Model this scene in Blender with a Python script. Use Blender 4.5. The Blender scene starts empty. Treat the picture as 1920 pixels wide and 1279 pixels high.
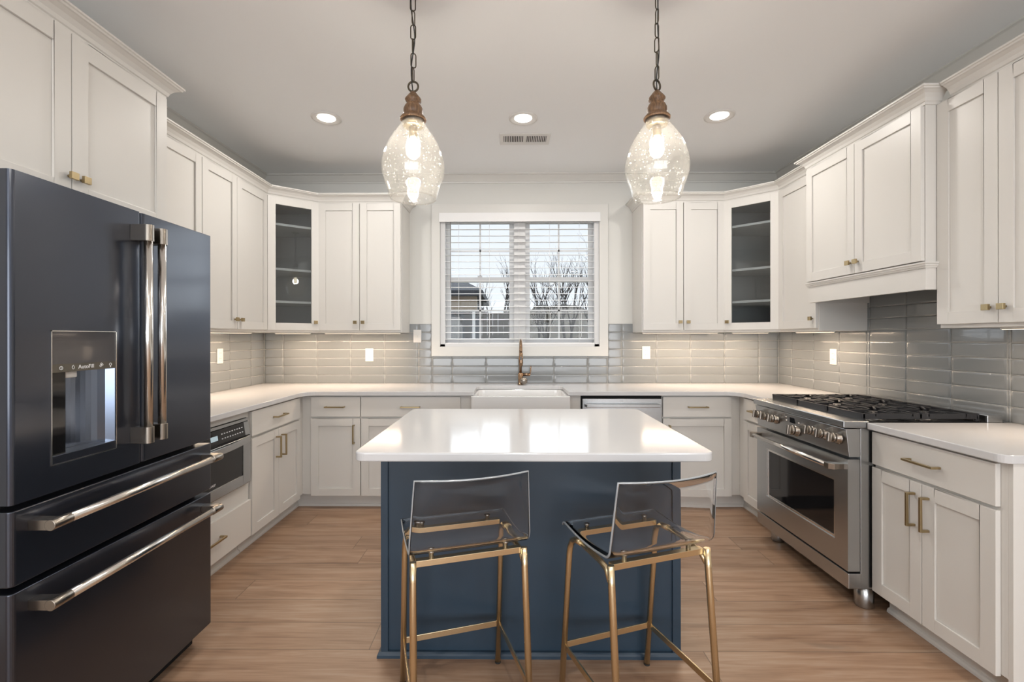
import bpy, math, random
from mathutils import Vector, Matrix
PI = math.pi
SC = bpy.context.scene
COL = SC.collection
random.seed(7)

# ------------------------------------------------------------------ camera
FPX = 880.0
CAMZ = 1.328
PSI, RHO = 0.0087, 0.0010
cam_d = bpy.data.cameras.new('camera')
cam = bpy.data.objects.new('camera', cam_d)
COL.objects.link(cam)
cam_d.sensor_fit = 'HORIZONTAL'
cam_d.sensor_width = 36.0
cam_d.lens = 36.0 * FPX / 1920.0
cam_d.shift_x = (960.0 - 949.94) / 1920.0
cam_d.shift_y = (633.1 - 639.5) / 1920.0
cam_d.clip_start = 0.02
fw = Vector((-math.sin(PSI), math.cos(PSI), 0))
r0 = Vector((math.cos(PSI), math.sin(PSI), 0))
u0 = Vector((0, 0, 1))
rt = r0 * math.cos(RHO) - u0 * math.sin(RHO)
up = u0 * math.cos(RHO) + r0 * math.sin(RHO)
cam.matrix_world = Matrix(((rt.x, up.x, -fw.x, 0), (rt.y, up.y, -fw.y, 0), (rt.z, up.z, -fw.z, CAMZ), (0, 0, 0, 1)))
SC.camera = cam

# ------------------------------------------------------------------ world, colour management
SC.view_settings.view_transform = 'Standard'
SC.view_settings.look = 'None'
SC.view_settings.gamma = 1.0
SC.view_settings.exposure = 0.15
SC.view_settings.use_curve_mapping = False
try:
    SC.cycles.max_bounces = 10
    SC.cycles.transparent_max_bounces = 16
    SC.cycles.caustics_reflective = False
    SC.cycles.caustics_refractive = False
    SC.cycles.sample_clamp_indirect = 4.0
    SC.cycles.use_denoising = True
except Exception:
    pass
W = bpy.data.worlds.new('world')
SC.world = W
W.use_nodes = True
wn = W.node_tree
wn.nodes.clear()
wo = wn.nodes.new('ShaderNodeOutputWorld')
wb = wn.nodes.new('ShaderNodeBackground')
wtc = wn.nodes.new('ShaderNodeTexCoord')
wsep = wn.nodes.new('ShaderNodeSeparateXYZ')
wr = wn.nodes.new('ShaderNodeValToRGB')
wr.color_ramp.elements[0].position = 0.0
wr.color_ramp.elements[0].color = (0.88, 0.93, 1.0, 1)
wr.color_ramp.elements[1].position = 0.5
wr.color_ramp.elements[1].color = (0.86, 0.91, 1.0, 1)
wn.links.new(wtc.outputs['Generated'], wsep.inputs[0])
wn.links.new(wsep.outputs['Z'], wr.inputs[0])
wn.links.new(wr.outputs[0], wb.inputs[0])
wb.inputs[1].default_value = 1.0
wn.links.new(wb.outputs[0], wo.inputs[0])


def area_light(name, loc, rot, sx, sy, power, col, spread=PI, parent=None):
    d = bpy.data.lights.new(name, 'AREA')
    d.shape = 'RECTANGLE'
    d.size, d.size_y = sx, sy
    d.energy = power
    d.color = col
    d.spread = spread
    o = bpy.data.objects.new(name, d)
    o.location = loc
    o.rotation_euler = rot
    COL.objects.link(o)
    if parent:
        o.parent = parent
    return o


DAY = (0.93, 0.965, 1.0)
WARM = (1.0, 0.76, 0.55)
SOFT = (1.0, 0.95, 0.89)
# unseen fill light added behind the camera as living-area daylight, tilted toward the ceiling
area_light('rear_fill_light', (0.1, -4.35, 1.45), (PI / 2 + 0.45, 0, 0), 5.6, 2.1, 172, DAY)
# soft overcast daylight from beyond the kitchen window
sd = bpy.data.lights.new('overcast_sun', 'SUN')
sd.energy = 5.0
sd.angle = math.radians(100)
sd.color = (0.88, 0.94, 1.0)
so_ = bpy.data.objects.new('overcast_sun', sd)
so_.rotation_euler = (math.radians(-68), 0, 0)
COL.objects.link(so_)

# ------------------------------------------------------------------ materials
MATS = {}


def mat(name, col, rough=0.5, metal=0.0, spec=0.5, coat=0.0, bump=None, **kw):
    m = bpy.data.materials.new(name)
    m.use_nodes = True
    nt = m.node_tree
    b = nt.nodes['Principled BSDF']
    b.inputs['Base Color'].default_value = (*col, 1)
    b.inputs['Roughness'].default_value = rough
    b.inputs['Metallic'].default_value = metal
    b.inputs['Specular IOR Level'].default_value = spec
    b.inputs['Coat Weight'].default_value = coat
    for k, v in kw.items():
        b.inputs[k.replace('_', ' ')].default_value = v
    if bump:
        scale, strength, stretch = bump
        tc = nt.nodes.new('ShaderNodeTexCoord')
        mp = nt.nodes.new('ShaderNodeMapping')
        mp.inputs['Scale'].default_value = stretch
        no = nt.nodes.new('ShaderNodeTexNoise')
        no.inputs['Scale'].default_value = scale
        no.inputs['Detail'].default_value = 4
        bp = nt.nodes.new('ShaderNodeBump')
        bp.inputs['Strength'].default_value = strength
        bp.inputs['Distance'].default_value = 0.002
        nt.links.new(tc.outputs['Object'], mp.inputs[0])
        nt.links.new(mp.outputs[0], no.inputs[0])
        nt.links.new(no.outputs[0], bp.inputs['Height'])
        nt.links.new(bp.outputs[0], b.inputs['Normal'])
    MATS[name] = m
    return m


def srgb(r, g, b):
    f = lambda c: (c / 255 / 12.92) if c / 255 <= 0.04045 else ((c / 255 + 0.055) / 1.055) ** 2.4
    return (f(r), f(g), f(b))


def emis(name, col, strength):
    m = bpy.data.materials.new(name)
    m.use_nodes = True
    nt = m.node_tree
    nt.nodes.clear()
    o = nt.nodes.new('ShaderNodeOutputMaterial')
    e = nt.nodes.new('ShaderNodeEmission')
    e.inputs[0].default_value = (*col, 1)
    e.inputs[1].default_value = strength
    nt.links.new(e.outputs[0], o.inputs[0])
    MATS[name] = m
    return m


M_CAB = mat('cabinet_paint', (0.70, 0.68, 0.645), 0.38, bump=(60, 0.03, (1, 1, 1)))
M_TRIM = mat('white_trim_paint', (0.68, 0.67, 0.64), 0.4)
M_WALL = mat('wall_paint', (0.68, 0.675, 0.645), 0.75, bump=(140, 0.05, (1, 1, 1)))
M_CEIL = mat('ceiling_paint', (0.875, 0.885, 0.89), 0.9)
M_INSIDE = mat('cabinet_interior', (0.60, 0.59, 0.56), 0.5)
M_SHELF = mat('cabinet_shelf_white', (0.78, 0.78, 0.76), 0.4)
M_QUARTZ = mat('white_quartz', (0.63, 0.63, 0.638), 0.12, spec=0.38, bump=(8, 0.02, (1, 1, 1)))
M_TILE = mat('grey_glazed_tile', (0.225, 0.237, 0.242), 0.12, coat=0.4)
M_GROUT = mat('light_grout', (0.50, 0.49, 0.47), 0.8)
M_BLUE = mat('navy_island_paint', (0.027, 0.052, 0.082), 0.36, bump=(80, 0.05, (1, 1, 1)))
M_FRIDGE = mat('black_stainless', (0.046, 0.054, 0.075), 0.30, metal=0.85, coat=0.8, Coat_Roughness=0.13, bump=(60, 0.03, (0.3, 0.3, 30)))
M_FRSIDE = mat('fridge_side_black', (0.02, 0.021, 0.024), 0.5)
M_STEEL = mat('brushed_steel', (0.47, 0.48, 0.485), 0.27, metal=1.0, bump=(50, 0.04, (1, 1, 30)))
M_STEELD = mat('dark_brushed_steel', (0.30, 0.29, 0.28), 0.3, metal=1.0)
M_CHROME = mat('satin_bar_steel', (0.74, 0.72, 0.69), 0.2, metal=1.0)
M_NICKEL = mat('warm_nickel', (0.34, 0.305, 0.265), 0.26, metal=1.0)
M_BRASS = mat('satin_brass', (0.42, 0.33, 0.19), 0.34, metal=1.0)
M_GOLD = mat('stool_gold', (0.78, 0.64, 0.42), 0.27, metal=1.0)
M_BRONZE = mat('faucet_bronze', (0.30, 0.20, 0.13), 0.22, metal=1.0)
M_BLACK = mat('gloss_black', (0.008, 0.008, 0.009), 0.06)
M_IRON = mat('cast_iron', (0.013, 0.014, 0.017), 0.42)
M_DARK = mat('dark_void', (0.006, 0.006, 0.006), 0.8)
M_RUBBER = mat('rubber', (0.02, 0.02, 0.02), 0.7)
M_PLATE = mat('white_plastic', (0.70, 0.68, 0.65), 0.35)
M_SINK = mat('fireclay_white', (0.80, 0.80, 0.80), 0.1, coat=0.3)
M_BLIND = mat('white_blind', (0.84, 0.84, 0.84), 0.45)
M_VINYL = mat('white_vinyl', (0.66, 0.66, 0.66), 0.4)
M_CHAIN = mat('antique_iron', (0.09, 0.075, 0.055), 0.42, metal=0.9)
M_TEXT = mat('light_print', (0.75, 0.76, 0.78), 0.5)
M_DISPLAY = emis('lcd_glow', (0.75, 0.9, 0.95), 0.5)
M_BULB = emis('warm_bulb', (1.0, 0.88, 0.68), 9.0)
M_LED = emis('led_disc', (1.0, 0.95, 0.86), 5.0)
M_LEDSTRIP = emis('led_strip', (1.0, 0.82, 0.60), 2.0)
M_ALCOVE = mat('dispenser_steel', (0.20, 0.24, 0.32), 0.18, metal=1.0)
M_PANELG = mat('dispenser_gloss', (0.05, 0.05, 0.058), 0.07, coat=0.6)
M_STRIP = mat('dispenser_strip', (0.13, 0.12, 0.10), 0.25, metal=0.6)


def glass_thin(name, tint, gloss_min, gloss_edge, rough=0.0):
    m = bpy.data.materials.new(name)
    m.use_nodes = True
    nt = m.node_tree
    nt.nodes.clear()
    o = nt.nodes.new('ShaderNodeOutputMaterial')
    t = nt.nodes.new('ShaderNodeBsdfTransparent')
    t.inputs[0].default_value = (*tint, 1)
    g = nt.nodes.new('ShaderNodeBsdfGlossy')
    g.inputs['Roughness'].default_value = rough
    lw = nt.nodes.new('ShaderNodeLayerWeight')
    lw.inputs[0].default_value = 0.25
    mr = nt.nodes.new('ShaderNodeMapRange')
    mr.inputs['To Min'].default_value = gloss_min
    mr.inputs['To Max'].default_value = gloss_edge
    mx = nt.nodes.new('ShaderNodeMixShader')
    nt.links.new(lw.outputs['Facing'], mr.inputs[0])
    nt.links.new(mr.outputs[0], mx.inputs[0])
    nt.links.new(t.outputs[0], mx.inputs[1])
    nt.links.new(g.outputs[0], mx.inputs[2])
    nt.links.new(mx.outputs[0], o.inputs[0])
    MATS[name] = m
    return m


M_GLASS = glass_thin('clear_pane', (0.97, 0.98, 0.98), 0.015, 0.2)
M_CABGLASS = glass_thin('cabinet_pane', (0.80, 0.82, 0.83), 0.05, 0.5)

# stool acrylic: real refraction
M_ACRYL = mat('clear_acrylic', (0.99, 0.995, 1.0), 0.0, Transmission_Weight=1.0, IOR=1.38)


def edge_highlight_material():
    m = bpy.data.materials.new('acrylic_edge_highlight')
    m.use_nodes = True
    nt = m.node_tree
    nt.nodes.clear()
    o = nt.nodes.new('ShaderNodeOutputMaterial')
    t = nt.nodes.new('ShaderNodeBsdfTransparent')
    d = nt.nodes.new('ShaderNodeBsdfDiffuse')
    d.inputs[0].default_value = (0.80, 0.87, 0.93, 1)  # pale diffuse colour stands in for light caught along the acrylic edge
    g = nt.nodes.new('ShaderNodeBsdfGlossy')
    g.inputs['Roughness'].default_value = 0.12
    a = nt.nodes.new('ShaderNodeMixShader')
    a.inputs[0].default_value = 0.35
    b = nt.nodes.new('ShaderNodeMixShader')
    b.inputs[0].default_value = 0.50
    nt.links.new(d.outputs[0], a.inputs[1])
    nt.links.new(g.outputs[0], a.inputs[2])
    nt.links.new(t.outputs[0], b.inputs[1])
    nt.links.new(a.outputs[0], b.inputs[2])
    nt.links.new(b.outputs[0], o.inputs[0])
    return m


M_EDGE_HIGHLIGHT = edge_highlight_material()


def seeded_glass():
    m = bpy.data.materials.new('seeded_glass')
    m.use_nodes = True
    nt = m.node_tree
    nt.nodes.clear()
    N = nt.nodes.new
    L = nt.links.new
    o = N('ShaderNodeOutputMaterial')
    t = N('ShaderNodeBsdfTransparent')
    t.inputs[0].default_value = (0.98, 0.975, 0.96, 1)
    g = N('ShaderNodeBsdfGlossy')
    g.inputs['Roughness'].default_value = 0.04
    tr = N('ShaderNodeBsdfTranslucent')
    tr.inputs[0].default_value = (1.0, 0.97, 0.92, 1)
    df = N('ShaderNodeBsdfDiffuse')
    df.inputs[0].default_value = (0.95, 0.95, 0.93, 1)
    ad = N('ShaderNodeMixShader')
    ad.inputs[0].default_value = 0.35
    tc = N('ShaderNodeTexCoord')
    vo = N('ShaderNodeTexVoronoi')
    vo.inputs['Scale'].default_value = 75
    no = N('ShaderNodeTexNoise')
    no.inputs['Scale'].default_value = 9
    no.inputs['Detail'].default_value = 3
    L(tc.outputs['Object'], vo.inputs['Vector'])
    L(tc.outputs['Object'], no.inputs['Vector'])
    r1 = N('ShaderNodeMapRange')
    r1.inputs['From Min'].default_value = 0.34
    r1.inputs['From Max'].default_value = 0.14
    L(vo.outputs['Distance'], r1.inputs[0])
    sc_ = N('ShaderNodeSeparateColor')
    L(vo.outputs['Color'], sc_.inputs[0])
    gt = N('ShaderNodeMath')
    gt.operation = 'GREATER_THAN'
    gt.inputs[1].default_value = 0.60
    L(sc_.outputs[0], gt.inputs[0])
    mu = N('ShaderNodeMath')
    mu.operation = 'MULTIPLY'
    L(r1.outputs[0], mu.inputs[0])
    L(gt.outputs[0], mu.inputs[1])
    mu2 = N('ShaderNodeMath')
    mu2.operation = 'MULTIPLY_ADD'
    mu2.inputs[1].default_value = 0.30
    L(mu.outputs[0], mu2.inputs[0])
    r2 = N('ShaderNodeMapRange')
    r2.inputs['From Min'].default_value = 0.3
    r2.inputs['From Max'].default_value = 0.7
    r2.inputs['To Min'].default_value = 0.028
    r2.inputs['To Max'].default_value = 0.10
    L(no.outputs[0], r2.inputs[0])
    L(r2.outputs[0], mu2.inputs[2])
    L(tr.outputs[0], ad.inputs[1])
    L(df.outputs[0], ad.inputs[2])
    m1 = N('ShaderNodeMixShader')
    L(mu2.outputs[0], m1.inputs[0])
    L(t.outputs[0], m1.inputs[1])
    L(ad.outputs[0], m1.inputs[2])
    lw = N('ShaderNodeLayerWeight')
    lw.inputs[0].default_value = 0.3
    pw = N('ShaderNodeMath')
    pw.operation = 'POWER'
    pw.inputs[1].default_value = 2.2
    L(lw.outputs['Facing'], pw.inputs[0])
    mr = N('ShaderNodeMapRange')
    mr.inputs['To Min'].default_value = 0.05
    mr.inputs['To Max'].default_value = 0.6
    L(pw.outputs[0], mr.inputs[0])
    bp = N('ShaderNodeBump')
    bp.inputs['Strength'].default_value = 0.35
    bp.inputs['Distance'].default_value = 0.004
    L(no.outputs[0], bp.inputs['Height'])
    L(bp.outputs[0], g.inputs['Normal'])
    m2 = N('ShaderNodeMixShader')
    L(mr.outputs[0], m2.inputs[0])
    L(m1.outputs[0], m2.inputs[1])
    L(g.outputs[0], m2.inputs[2])
    L(m2.outputs[0], o.inputs[0])
    return m


M_SEED = seeded_glass()


def wood_mat(name, c1, c2, scale=(1, 1, 14), rough=0.5):
    m = mat(name, c1, rough)
    nt = m.node_tree
    b = nt.nodes['Principled BSDF']
    tc = nt.nodes.new('ShaderNodeTexCoord')
    mp = nt.nodes.new('ShaderNodeMapping')
    mp.inputs['Scale'].default_value = scale
    no = nt.nodes.new('ShaderNodeTexNoise')
    no.inputs['Scale'].default_value = 12
    no.inputs['Detail'].default_value = 6
    rp = nt.nodes.new('ShaderNodeValToRGB')
    rp.color_ramp.elements[0].position = 0.35
    rp.color_ramp.elements[0].color = (*c1, 1)
    rp.color_ramp.elements[1].position = 0.68
    rp.color_ramp.elements[1].color = (*c2, 1)
    nt.links.new(tc.outputs['Object'], mp.inputs[0])
    nt.links.new(mp.outputs[0], no.inputs[0])
    nt.links.new(no.outputs[0], rp.inputs[0])
    nt.links.new(rp.outputs[0], b.inputs['Base Color'])
    return m


M_TURN = wood_mat('turned_wood', (0.09, 0.048, 0.024), (0.24, 0.135, 0.070), (14, 14, 2), 0.45)
M_FENCE = wood_mat('weathered_fence', (0.05, 0.043, 0.036), (0.13, 0.112, 0.092), (9, 9, 0.8), 0.9)
M_BARK = wood_mat('bark', (0.02, 0.016, 0.013), (0.06, 0.05, 0.042), (4, 4, 1), 0.9)
M_BRUSH = wood_mat('winter_brush', (0.02, 0.024, 0.012), (0.13, 0.10, 0.07), (0.5, 0.5, 1.5), 0.95)
M_LAWN = wood_mat('winter_lawn', (0.05, 0.06, 0.025), (0.12, 0.11, 0.05), (1, 1, 1), 0.95)
M_ROOF = mat('roof_shingle', (0.045, 0.05, 0.06), 0.9)
M_TAN = mat('tan_siding', (0.25, 0.19, 0.13), 0.8)
M_HBRICK = wood_mat('pale_brick', (0.10, 0.10, 0.10), (0.45, 0.44, 0.43), (6, 6, 12), 0.9)
M_HDARK = mat('house_glass_dark', (0.04, 0.06, 0.08), 0.2)


def floor_material():
    m = bpy.data.materials.new('oak_planks')
    m.use_nodes = True
    nt = m.node_tree
    N = nt.nodes.new
    L = nt.links.new
    b = nt.nodes['Principled BSDF']
    tc = N('ShaderNodeTexCoord')
    sp = N('ShaderNodeSeparateXYZ')
    L(tc.outputs['Object'], sp.inputs[0])

    def M(op, a=None, b_=None, c=None):
        n = N('ShaderNodeMath')
        n.operation = op
        for i, v in enumerate((a, b_, c)):
            if v is None:
                continue
            if isinstance(v, (int, float)):
                n.inputs[i].default_value = v
            else:
                L(v, n.inputs[i])
        return n.outputs[0]
    PW, PL = 0.190, 1.22
    ys = M('DIVIDE', M('ADD', sp.outputs['Y'], 10.0 - 0.022), PW)
    row = M('FLOOR', ys)
    fy = M('FRACT', ys)
    wn1 = N('ShaderNodeTexWhiteNoise')
    wn1.noise_dimensions = '1D'
    L(row, wn1.inputs['W'])
    xs = M('DIVIDE', M('ADD', M('ADD', sp.outputs['X'], 20), M('MULTIPLY', wn1.outputs['Value'], PL)), PL)
    colm = M('FLOOR', xs)
    fx = M('FRACT', xs)
    cb = N('ShaderNodeCombineXYZ')
    L(row, cb.inputs[0])
    L(colm, cb.inputs[1])
    wn2 = N('ShaderNodeTexWhiteNoise')
    wn2.noise_dimensions = '2D'
    L(cb.outputs[0], wn2.inputs['Vector'])
    # grain space: stretched along x and shifted per plank
    gx = M('ADD', sp.outputs['X'], M('MULTIPLY', wn2.outputs['Value'], 37))
    gy = M('ADD', sp.outputs['Y'], M('MULTIPLY', wn2.outputs['Value'], 11))
    cg = N('ShaderNodeCombineXYZ')
    L(M('MULTIPLY', gx, 1.3), cg.inputs[0])
    L(M('MULTIPLY', gy, 19), cg.inputs[1])
    n1 = N('ShaderNodeTexNoise')
    n1.inputs['Scale'].default_value = 1.0
    n1.inputs['Detail'].default_value = 8
    n1.inputs['Roughness'].default_value = 0.62
    n1.inputs['Distortion'].default_value = 0.9
    L(cg.outputs[0], n1.inputs['Vector'])
    cg2 = N('ShaderNodeCombineXYZ')
    L(M('MULTIPLY', gx, 5), cg2.inputs[0])
    L(M('MULTIPLY', gy, 90), cg2.inputs[1])
    n2 = N('ShaderNodeTexNoise')
    n2.inputs['Scale'].default_value = 1.0
    n2.inputs['Detail'].default_value = 5
    L(cg2.outputs[0], n2.inputs['Vector'])
    cg3 = N('ShaderNodeCombineXYZ')
    L(M('MULTIPLY', gx, 2.6), cg3.inputs[0])
    L(M('MULTIPLY', gy, 9), cg3.inputs[1])
    n3 = N('ShaderNodeTexNoise')
    n3.inputs['Scale'].default_value = 1.0
    n3.inputs['Detail'].default_value = 2
    L(cg3.outputs[0], n3.inputs['Vector'])
    rp = N('ShaderNodeValToRGB')
    e = rp.color_ramp.elements
    e[0].position = 0.22
    e[0].color = (*srgb(128, 97, 76), 1)
    e[1].position = 0.80
    e[1].color = (*srgb(184, 160, 138), 1)
    k = e.new(0.5)
    k.color = (*srgb(165, 133, 108), 1)
    L(M('ADD', n1.outputs[0], M('MULTIPLY', M('SUBTRACT', n2.outputs[0], 0.5), 0.45)), rp.inputs[0])
    # knots: dark where n3 is very low
    kn = N('ShaderNodeMapRange')
    kn.inputs['From Min'].default_value = 0.22
    kn.inputs['From Max'].default_value = 0.36
    kn.inputs['To Min'].default_value = 0.62
    kn.inputs['To Max'].default_value = 1.0
    L(n3.outputs[0], kn.inputs[0])
    vv = M('MULTIPLY', M('ADD', 0.88, M('MULTIPLY', wn2.outputs['Value'], 0.2)), kn.outputs[0])
    # seams
    ey = M('MULTIPLY', M('MINIMUM', fy, M('SUBTRACT', 1, fy)), PW)
    ex = M('MULTIPLY', M('MINIMUM', fx, M('SUBTRACT', 1, fx)), PL)
    se = N('ShaderNodeMapRange')
    se.inputs['From Min'].default_value = 0.0006
    se.inputs['From Max'].default_value = 0.0030
    se.inputs['To Min'].default_value = 0.45
    se.inputs['To Max'].default_value = 1.0
    L(M('MINIMUM', ex, ey), se.inputs[0])
    v2 = M('MULTIPLY', vv, se.outputs[0])
    mx = N('ShaderNodeVectorMath')
    mx.operation = 'SCALE'
    L(rp.outputs[0], mx.inputs[0])
    L(v2, mx.inputs['Scale'])
    L(mx.outputs[0], b.inputs['Base Color'])
    b.inputs['Roughness'].default_value = 0.36
    bp = N('ShaderNodeBump')
    bp.inputs['Strength'].default_value = 0.12
    bp.inputs['Distance'].default_value = 0.002
    L(M('ADD', n2.outputs[0], se.outputs[0]), bp.inputs['Height'])
    L(bp.outputs[0], b.inputs['Normal'])
    return m


M_FLOOR = floor_material()


# ------------------------------------------------------------------ mesh helpers
class MB:
    def __init__(s):
        s.v, s.f, s.sm = [], [], []

    def add(s, vs, fs, smooth=False):
        o = len(s.v)
        s.v += [tuple(p) for p in vs]
        s.f += [tuple(i + o for i in f) for f in fs]
        s.sm += [smooth] * len(fs)
        return s

    def box(s, x0, x1, y0, y1, z0, z1):
        if x0 > x1: x0, x1 = x1, x0
        if y0 > y1: y0, y1 = y1, y0
        if z0 > z1: z0, z1 = z1, z0
        vs = [(x, y, z) for z in (z0, z1) for y in (y0, y1) for x in (x0, x1)]
        return s.add(vs, [(0, 2, 3, 1), (4, 5, 7, 6), (0, 1, 5, 4), (2, 6, 7, 3), (0, 4, 6, 2), (1, 3, 7, 5)])

    def prism(s, poly, z0, z1, smooth=False):
        """poly: 2D (x, y), counter-clockwise seen from above"""
        n = len(poly)
        vs = [(x, y, z0) for x, y in poly] + [(x, y, z1) for x, y in poly]
        s.add(vs, [tuple(range(n - 1, -1, -1)), tuple(range(n, 2 * n))])
        vs2 = [(i, (i + 1) % n, n + (i + 1) % n, n + i) for i in range(n)]
        return s.add(vs, vs2, smooth)

    def prism_axis(s, poly, a0, a1, axis):
        """poly in the plane across the axis. axis 'x': poly=(y,z); 'y': poly=(x,z)"""
        n = len(poly)
        if axis == 'x':
            vs = [(a0, p, q) for p, q in poly] + [(a1, p, q) for p, q in poly]
        else:
            vs = [(p, a0, q) for p, q in poly] + [(p, a1, q) for p, q in poly]
        fs = [tuple(range(n - 1, -1, -1)), tuple(range(n, 2 * n))] + [(i, (i + 1) % n, n + (i + 1) % n, n + i) for i in range(n)]
        if axis == 'y':
            fs = [tuple(reversed(f)) for f in fs]
        return s.add(vs, fs)

    def tube(s, pts, r, n=12, closed=False, caps=True, square=False):
        pts = [Vector(p) for p in pts]
        m = len(pts)
        rr = r if isinstance(r, (list, tuple)) else [r] * m
        if square:
            n = 4
        prev = None
        rings = []
        for i, p in enumerate(pts):
            if closed:
                d = (pts[(i + 1) % m] - pts[i - 1]).normalized()
            else:
                a = pts[max(i - 1, 0)]
                b = pts[min(i + 1, m - 1)]
                d = (b - a).normalized()
            if prev is None:
                ref = Vector((0, 0, 1)) if abs(d.z) < 0.9 else Vector((0, 1, 0))
                u = d.cross(ref).normalized()
            else:
                u = (prev - d * prev.dot(d))
                u = u.normalized() if u.length > 1e-6 else d.cross(Vector((0, 0, 1))).normalized()
            prev = u
            w = d.cross(u).normalized()
            ring = []
            for k in range(n):
                a = 2 * PI * k / n + (PI / 4 if square else 0)
                q = rr[i] * (math.sqrt(2) if square else 1)
                ring.append(p + u * (q * math.cos(a)) + w * (q * math.sin(a)))
            rings.append(ring)
        vs = [q for ring in rings for q in ring]
        fs = []
        for i in range(m if closed else m - 1):
            j = (i + 1) % m
            for k in range(n):
                l = (k + 1) % n
                fs.append((i * n + k, j * n + k, j * n + l, i * n + l))
        s.add(vs, fs, not square)
        if caps and not closed:
            s.add(rings[0], [tuple(range(n))])
            s.add(rings[-1], [tuple(range(n - 1, -1, -1))])
        return s

    def cyl(s, p0, p1, r, n=24):
        return s.tube([p0, p1], r, n)

    def lathe(s, prof, c=(0, 0, 0), n=32, axis='z', close=False):
        """prof: list of (radius, height)"""
        m = len(prof)
        vs = []
        for r, h in prof:
            for k in range(n):
                a = 2 * PI * k / n
                x, y = r * math.cos(a), r * math.sin(a)
                if axis == 'z':
                    vs.append((c[0] + x, c[1] + y, c[2] + h))
                elif axis == 'y':
                    vs.append((c[0] + x, c[1] + h, c[2] + y))
                else:
                    vs.append((c[0] + h, c[1] + x, c[2] + y))
        fs = []
        for i in range(m if close else m - 1):
            j = (i + 1) % m
            for k in range(n):
                l = (k + 1) % n
                f = (i * n + k, i * n + l, j * n + l, j * n + k)
                fs.append(f if axis != 'y' else tuple(reversed(f)))
        return s.add(vs, fs, True)

    def sweep(s, path, prof, side=1, closed=False):
        """sweep the closed profile [(out, z)] along the 2D path with mitred corners"""
        P = [Vector(p) for p in path]
        m = len(P)
        n = len(prof)
        nn = []
        for i in range(m):
            ds = []
            if closed or i > 0:
                ds.append((P[i] - P[i - 1]).normalized())
            if closed or i < m - 1:
                ds.append((P[(i + 1) % m] - P[i]).normalized())
            ns = [Vector((d.y, -d.x)) * side for d in ds]
            if len(ns) == 2:
                b = (ns[0] + ns[1]).normalized()
                nn.append(b / max(b.dot(ns[0]), 0.2))
            else:
                nn.append(ns[0])
        vs = [(P[i].x + nn[i].x * o, P[i].y + nn[i].y * o, z) for i in range(m) for o, z in prof]
        fs = []
        for i in range(m if closed else m - 1):
            j = (i + 1) % m
            for k in range(n):
                l = (k + 1) % n
                fs.append((i * n + k, i * n + l, j * n + l, j * n + k))
        if not closed:
            fs.append(tuple(range(n - 1, -1, -1)))
            fs.append(tuple((m - 1) * n + k for k in range(n)))
        return s.add(vs, fs)

    def build(s, name, material, parent=None, bevel=0.0, seg=2, smooth=False, recalc=True):
        me = bpy.data.meshes.new(name)
        me.from_pydata(s.v, [], s.f)
        me.materials.append(material)
        for i, p in enumerate(me.polygons):
            p.use_smooth = s.sm[i] or smooth
        me.update()
        if recalc:
            import bmesh
            bm = bmesh.new()
            bm.from_mesh(me)
            bmesh.ops.remove_doubles(bm, verts=bm.verts, dist=1e-6)
            bmesh.ops.recalc_face_normals(bm, faces=bm.faces)
            bm.to_mesh(me)
            bm.free()
        o = bpy.data.objects.new(name, me)
        COL.objects.link(o)
        if parent:
            o.parent = parent
        if bevel:
            b = o.modifiers.new('bevel', 'BEVEL')
            b.width = bevel
            b.segments = seg
            b.limit_method = 'ANGLE'
            b.angle_limit = math.radians(40)
            b.harden_normals = False
        return o


def thing(name, label, cat, loc=(0, 0, 0), rz=0.0, group=None):
    o = bpy.data.objects.new(name, None)
    o.empty_display_size = 0.1
    COL.objects.link(o)
    o.location = loc
    o.rotation_euler = (0, 0, rz)
    tag(o, label, cat, group)
    return o


def tag(o, label, cat, group=None):
    o['label'] = label
    o['category'] = cat
    if group:
        o['group'] = group
    return o


def struct(o):
    o['kind'] = 'structure'
    return o


def copy_tree(o, parent=None):
    c = o.copy()
    COL.objects.link(c)
    if parent:
        c.parent = parent
    for ch in list(o.children):
        if ch.type != 'LIGHT':
            copy_tree(ch, c)
    return c


def rounded_rect(x0, x1, y0, y1, r, n=6):
    """r: radius or 4 radii in order (x0y0, x1y0, x1y1, x0y1); CCW"""
    rs = r if isinstance(r, (list, tuple)) else [r] * 4
    cs = [(x0, y0, PI, rs[0]), (x1, y0, 1.5 * PI, rs[1]), (x1, y1, 0, rs[2]), (x0, y1, 0.5 * PI, rs[3])]
    sx = [1, -1, -1, 1]
    sy = [1, 1, -1, -1]
    out = []
    for i, (cx, cy, a0, rr) in enumerate(cs):
        if rr <= 0:
            out.append((cx, cy))
            continue
        for k in range(n + 1):
            a = a0 + 0.5 * PI * k / n
            out.append((cx + sx[i] * rr + rr * math.cos(a), cy + sy[i] * rr + rr * math.sin(a)))
    return out


def text_part(name, body, size, material, parent, loc, rot, ext=0.0004):
    cu = bpy.data.curves.new(name, 'FONT')
    cu.body = body
    cu.size = size
    cu.extrude = ext
    cu.align_x = 'CENTER'
    cu.align_y = 'CENTER'
    tmp = bpy.data.objects.new(name, cu)
    COL.objects.link(tmp)
    dg = bpy.context.evaluated_depsgraph_get()
    me = bpy.data.meshes.new_from_object(tmp.evaluated_get(dg))
    bpy.data.objects.remove(tmp)
    me.materials.clear()
    me.materials.append(material)
    o = bpy.data.objects.new(name, me)
    COL.objects.link(o)
    o.parent = parent
    o.location = loc
    o.rotation_euler = rot
    return o


# ------------------------------------------------------------------ dimensions
XL, XR, YB, ZC = -2.25, 2.42, 4.257, 2.80
YREAR = -4.5
CT = 0.914
LF, BF, RF = -1.62, 3.635, 1.765          # face-frame planes of the base runs
ULF, UBF, URF = -1.935, 3.95, 2.09        # face-frame planes of the wall cabinets
UZ0, UZ1 = 1.372, 2.47

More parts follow.
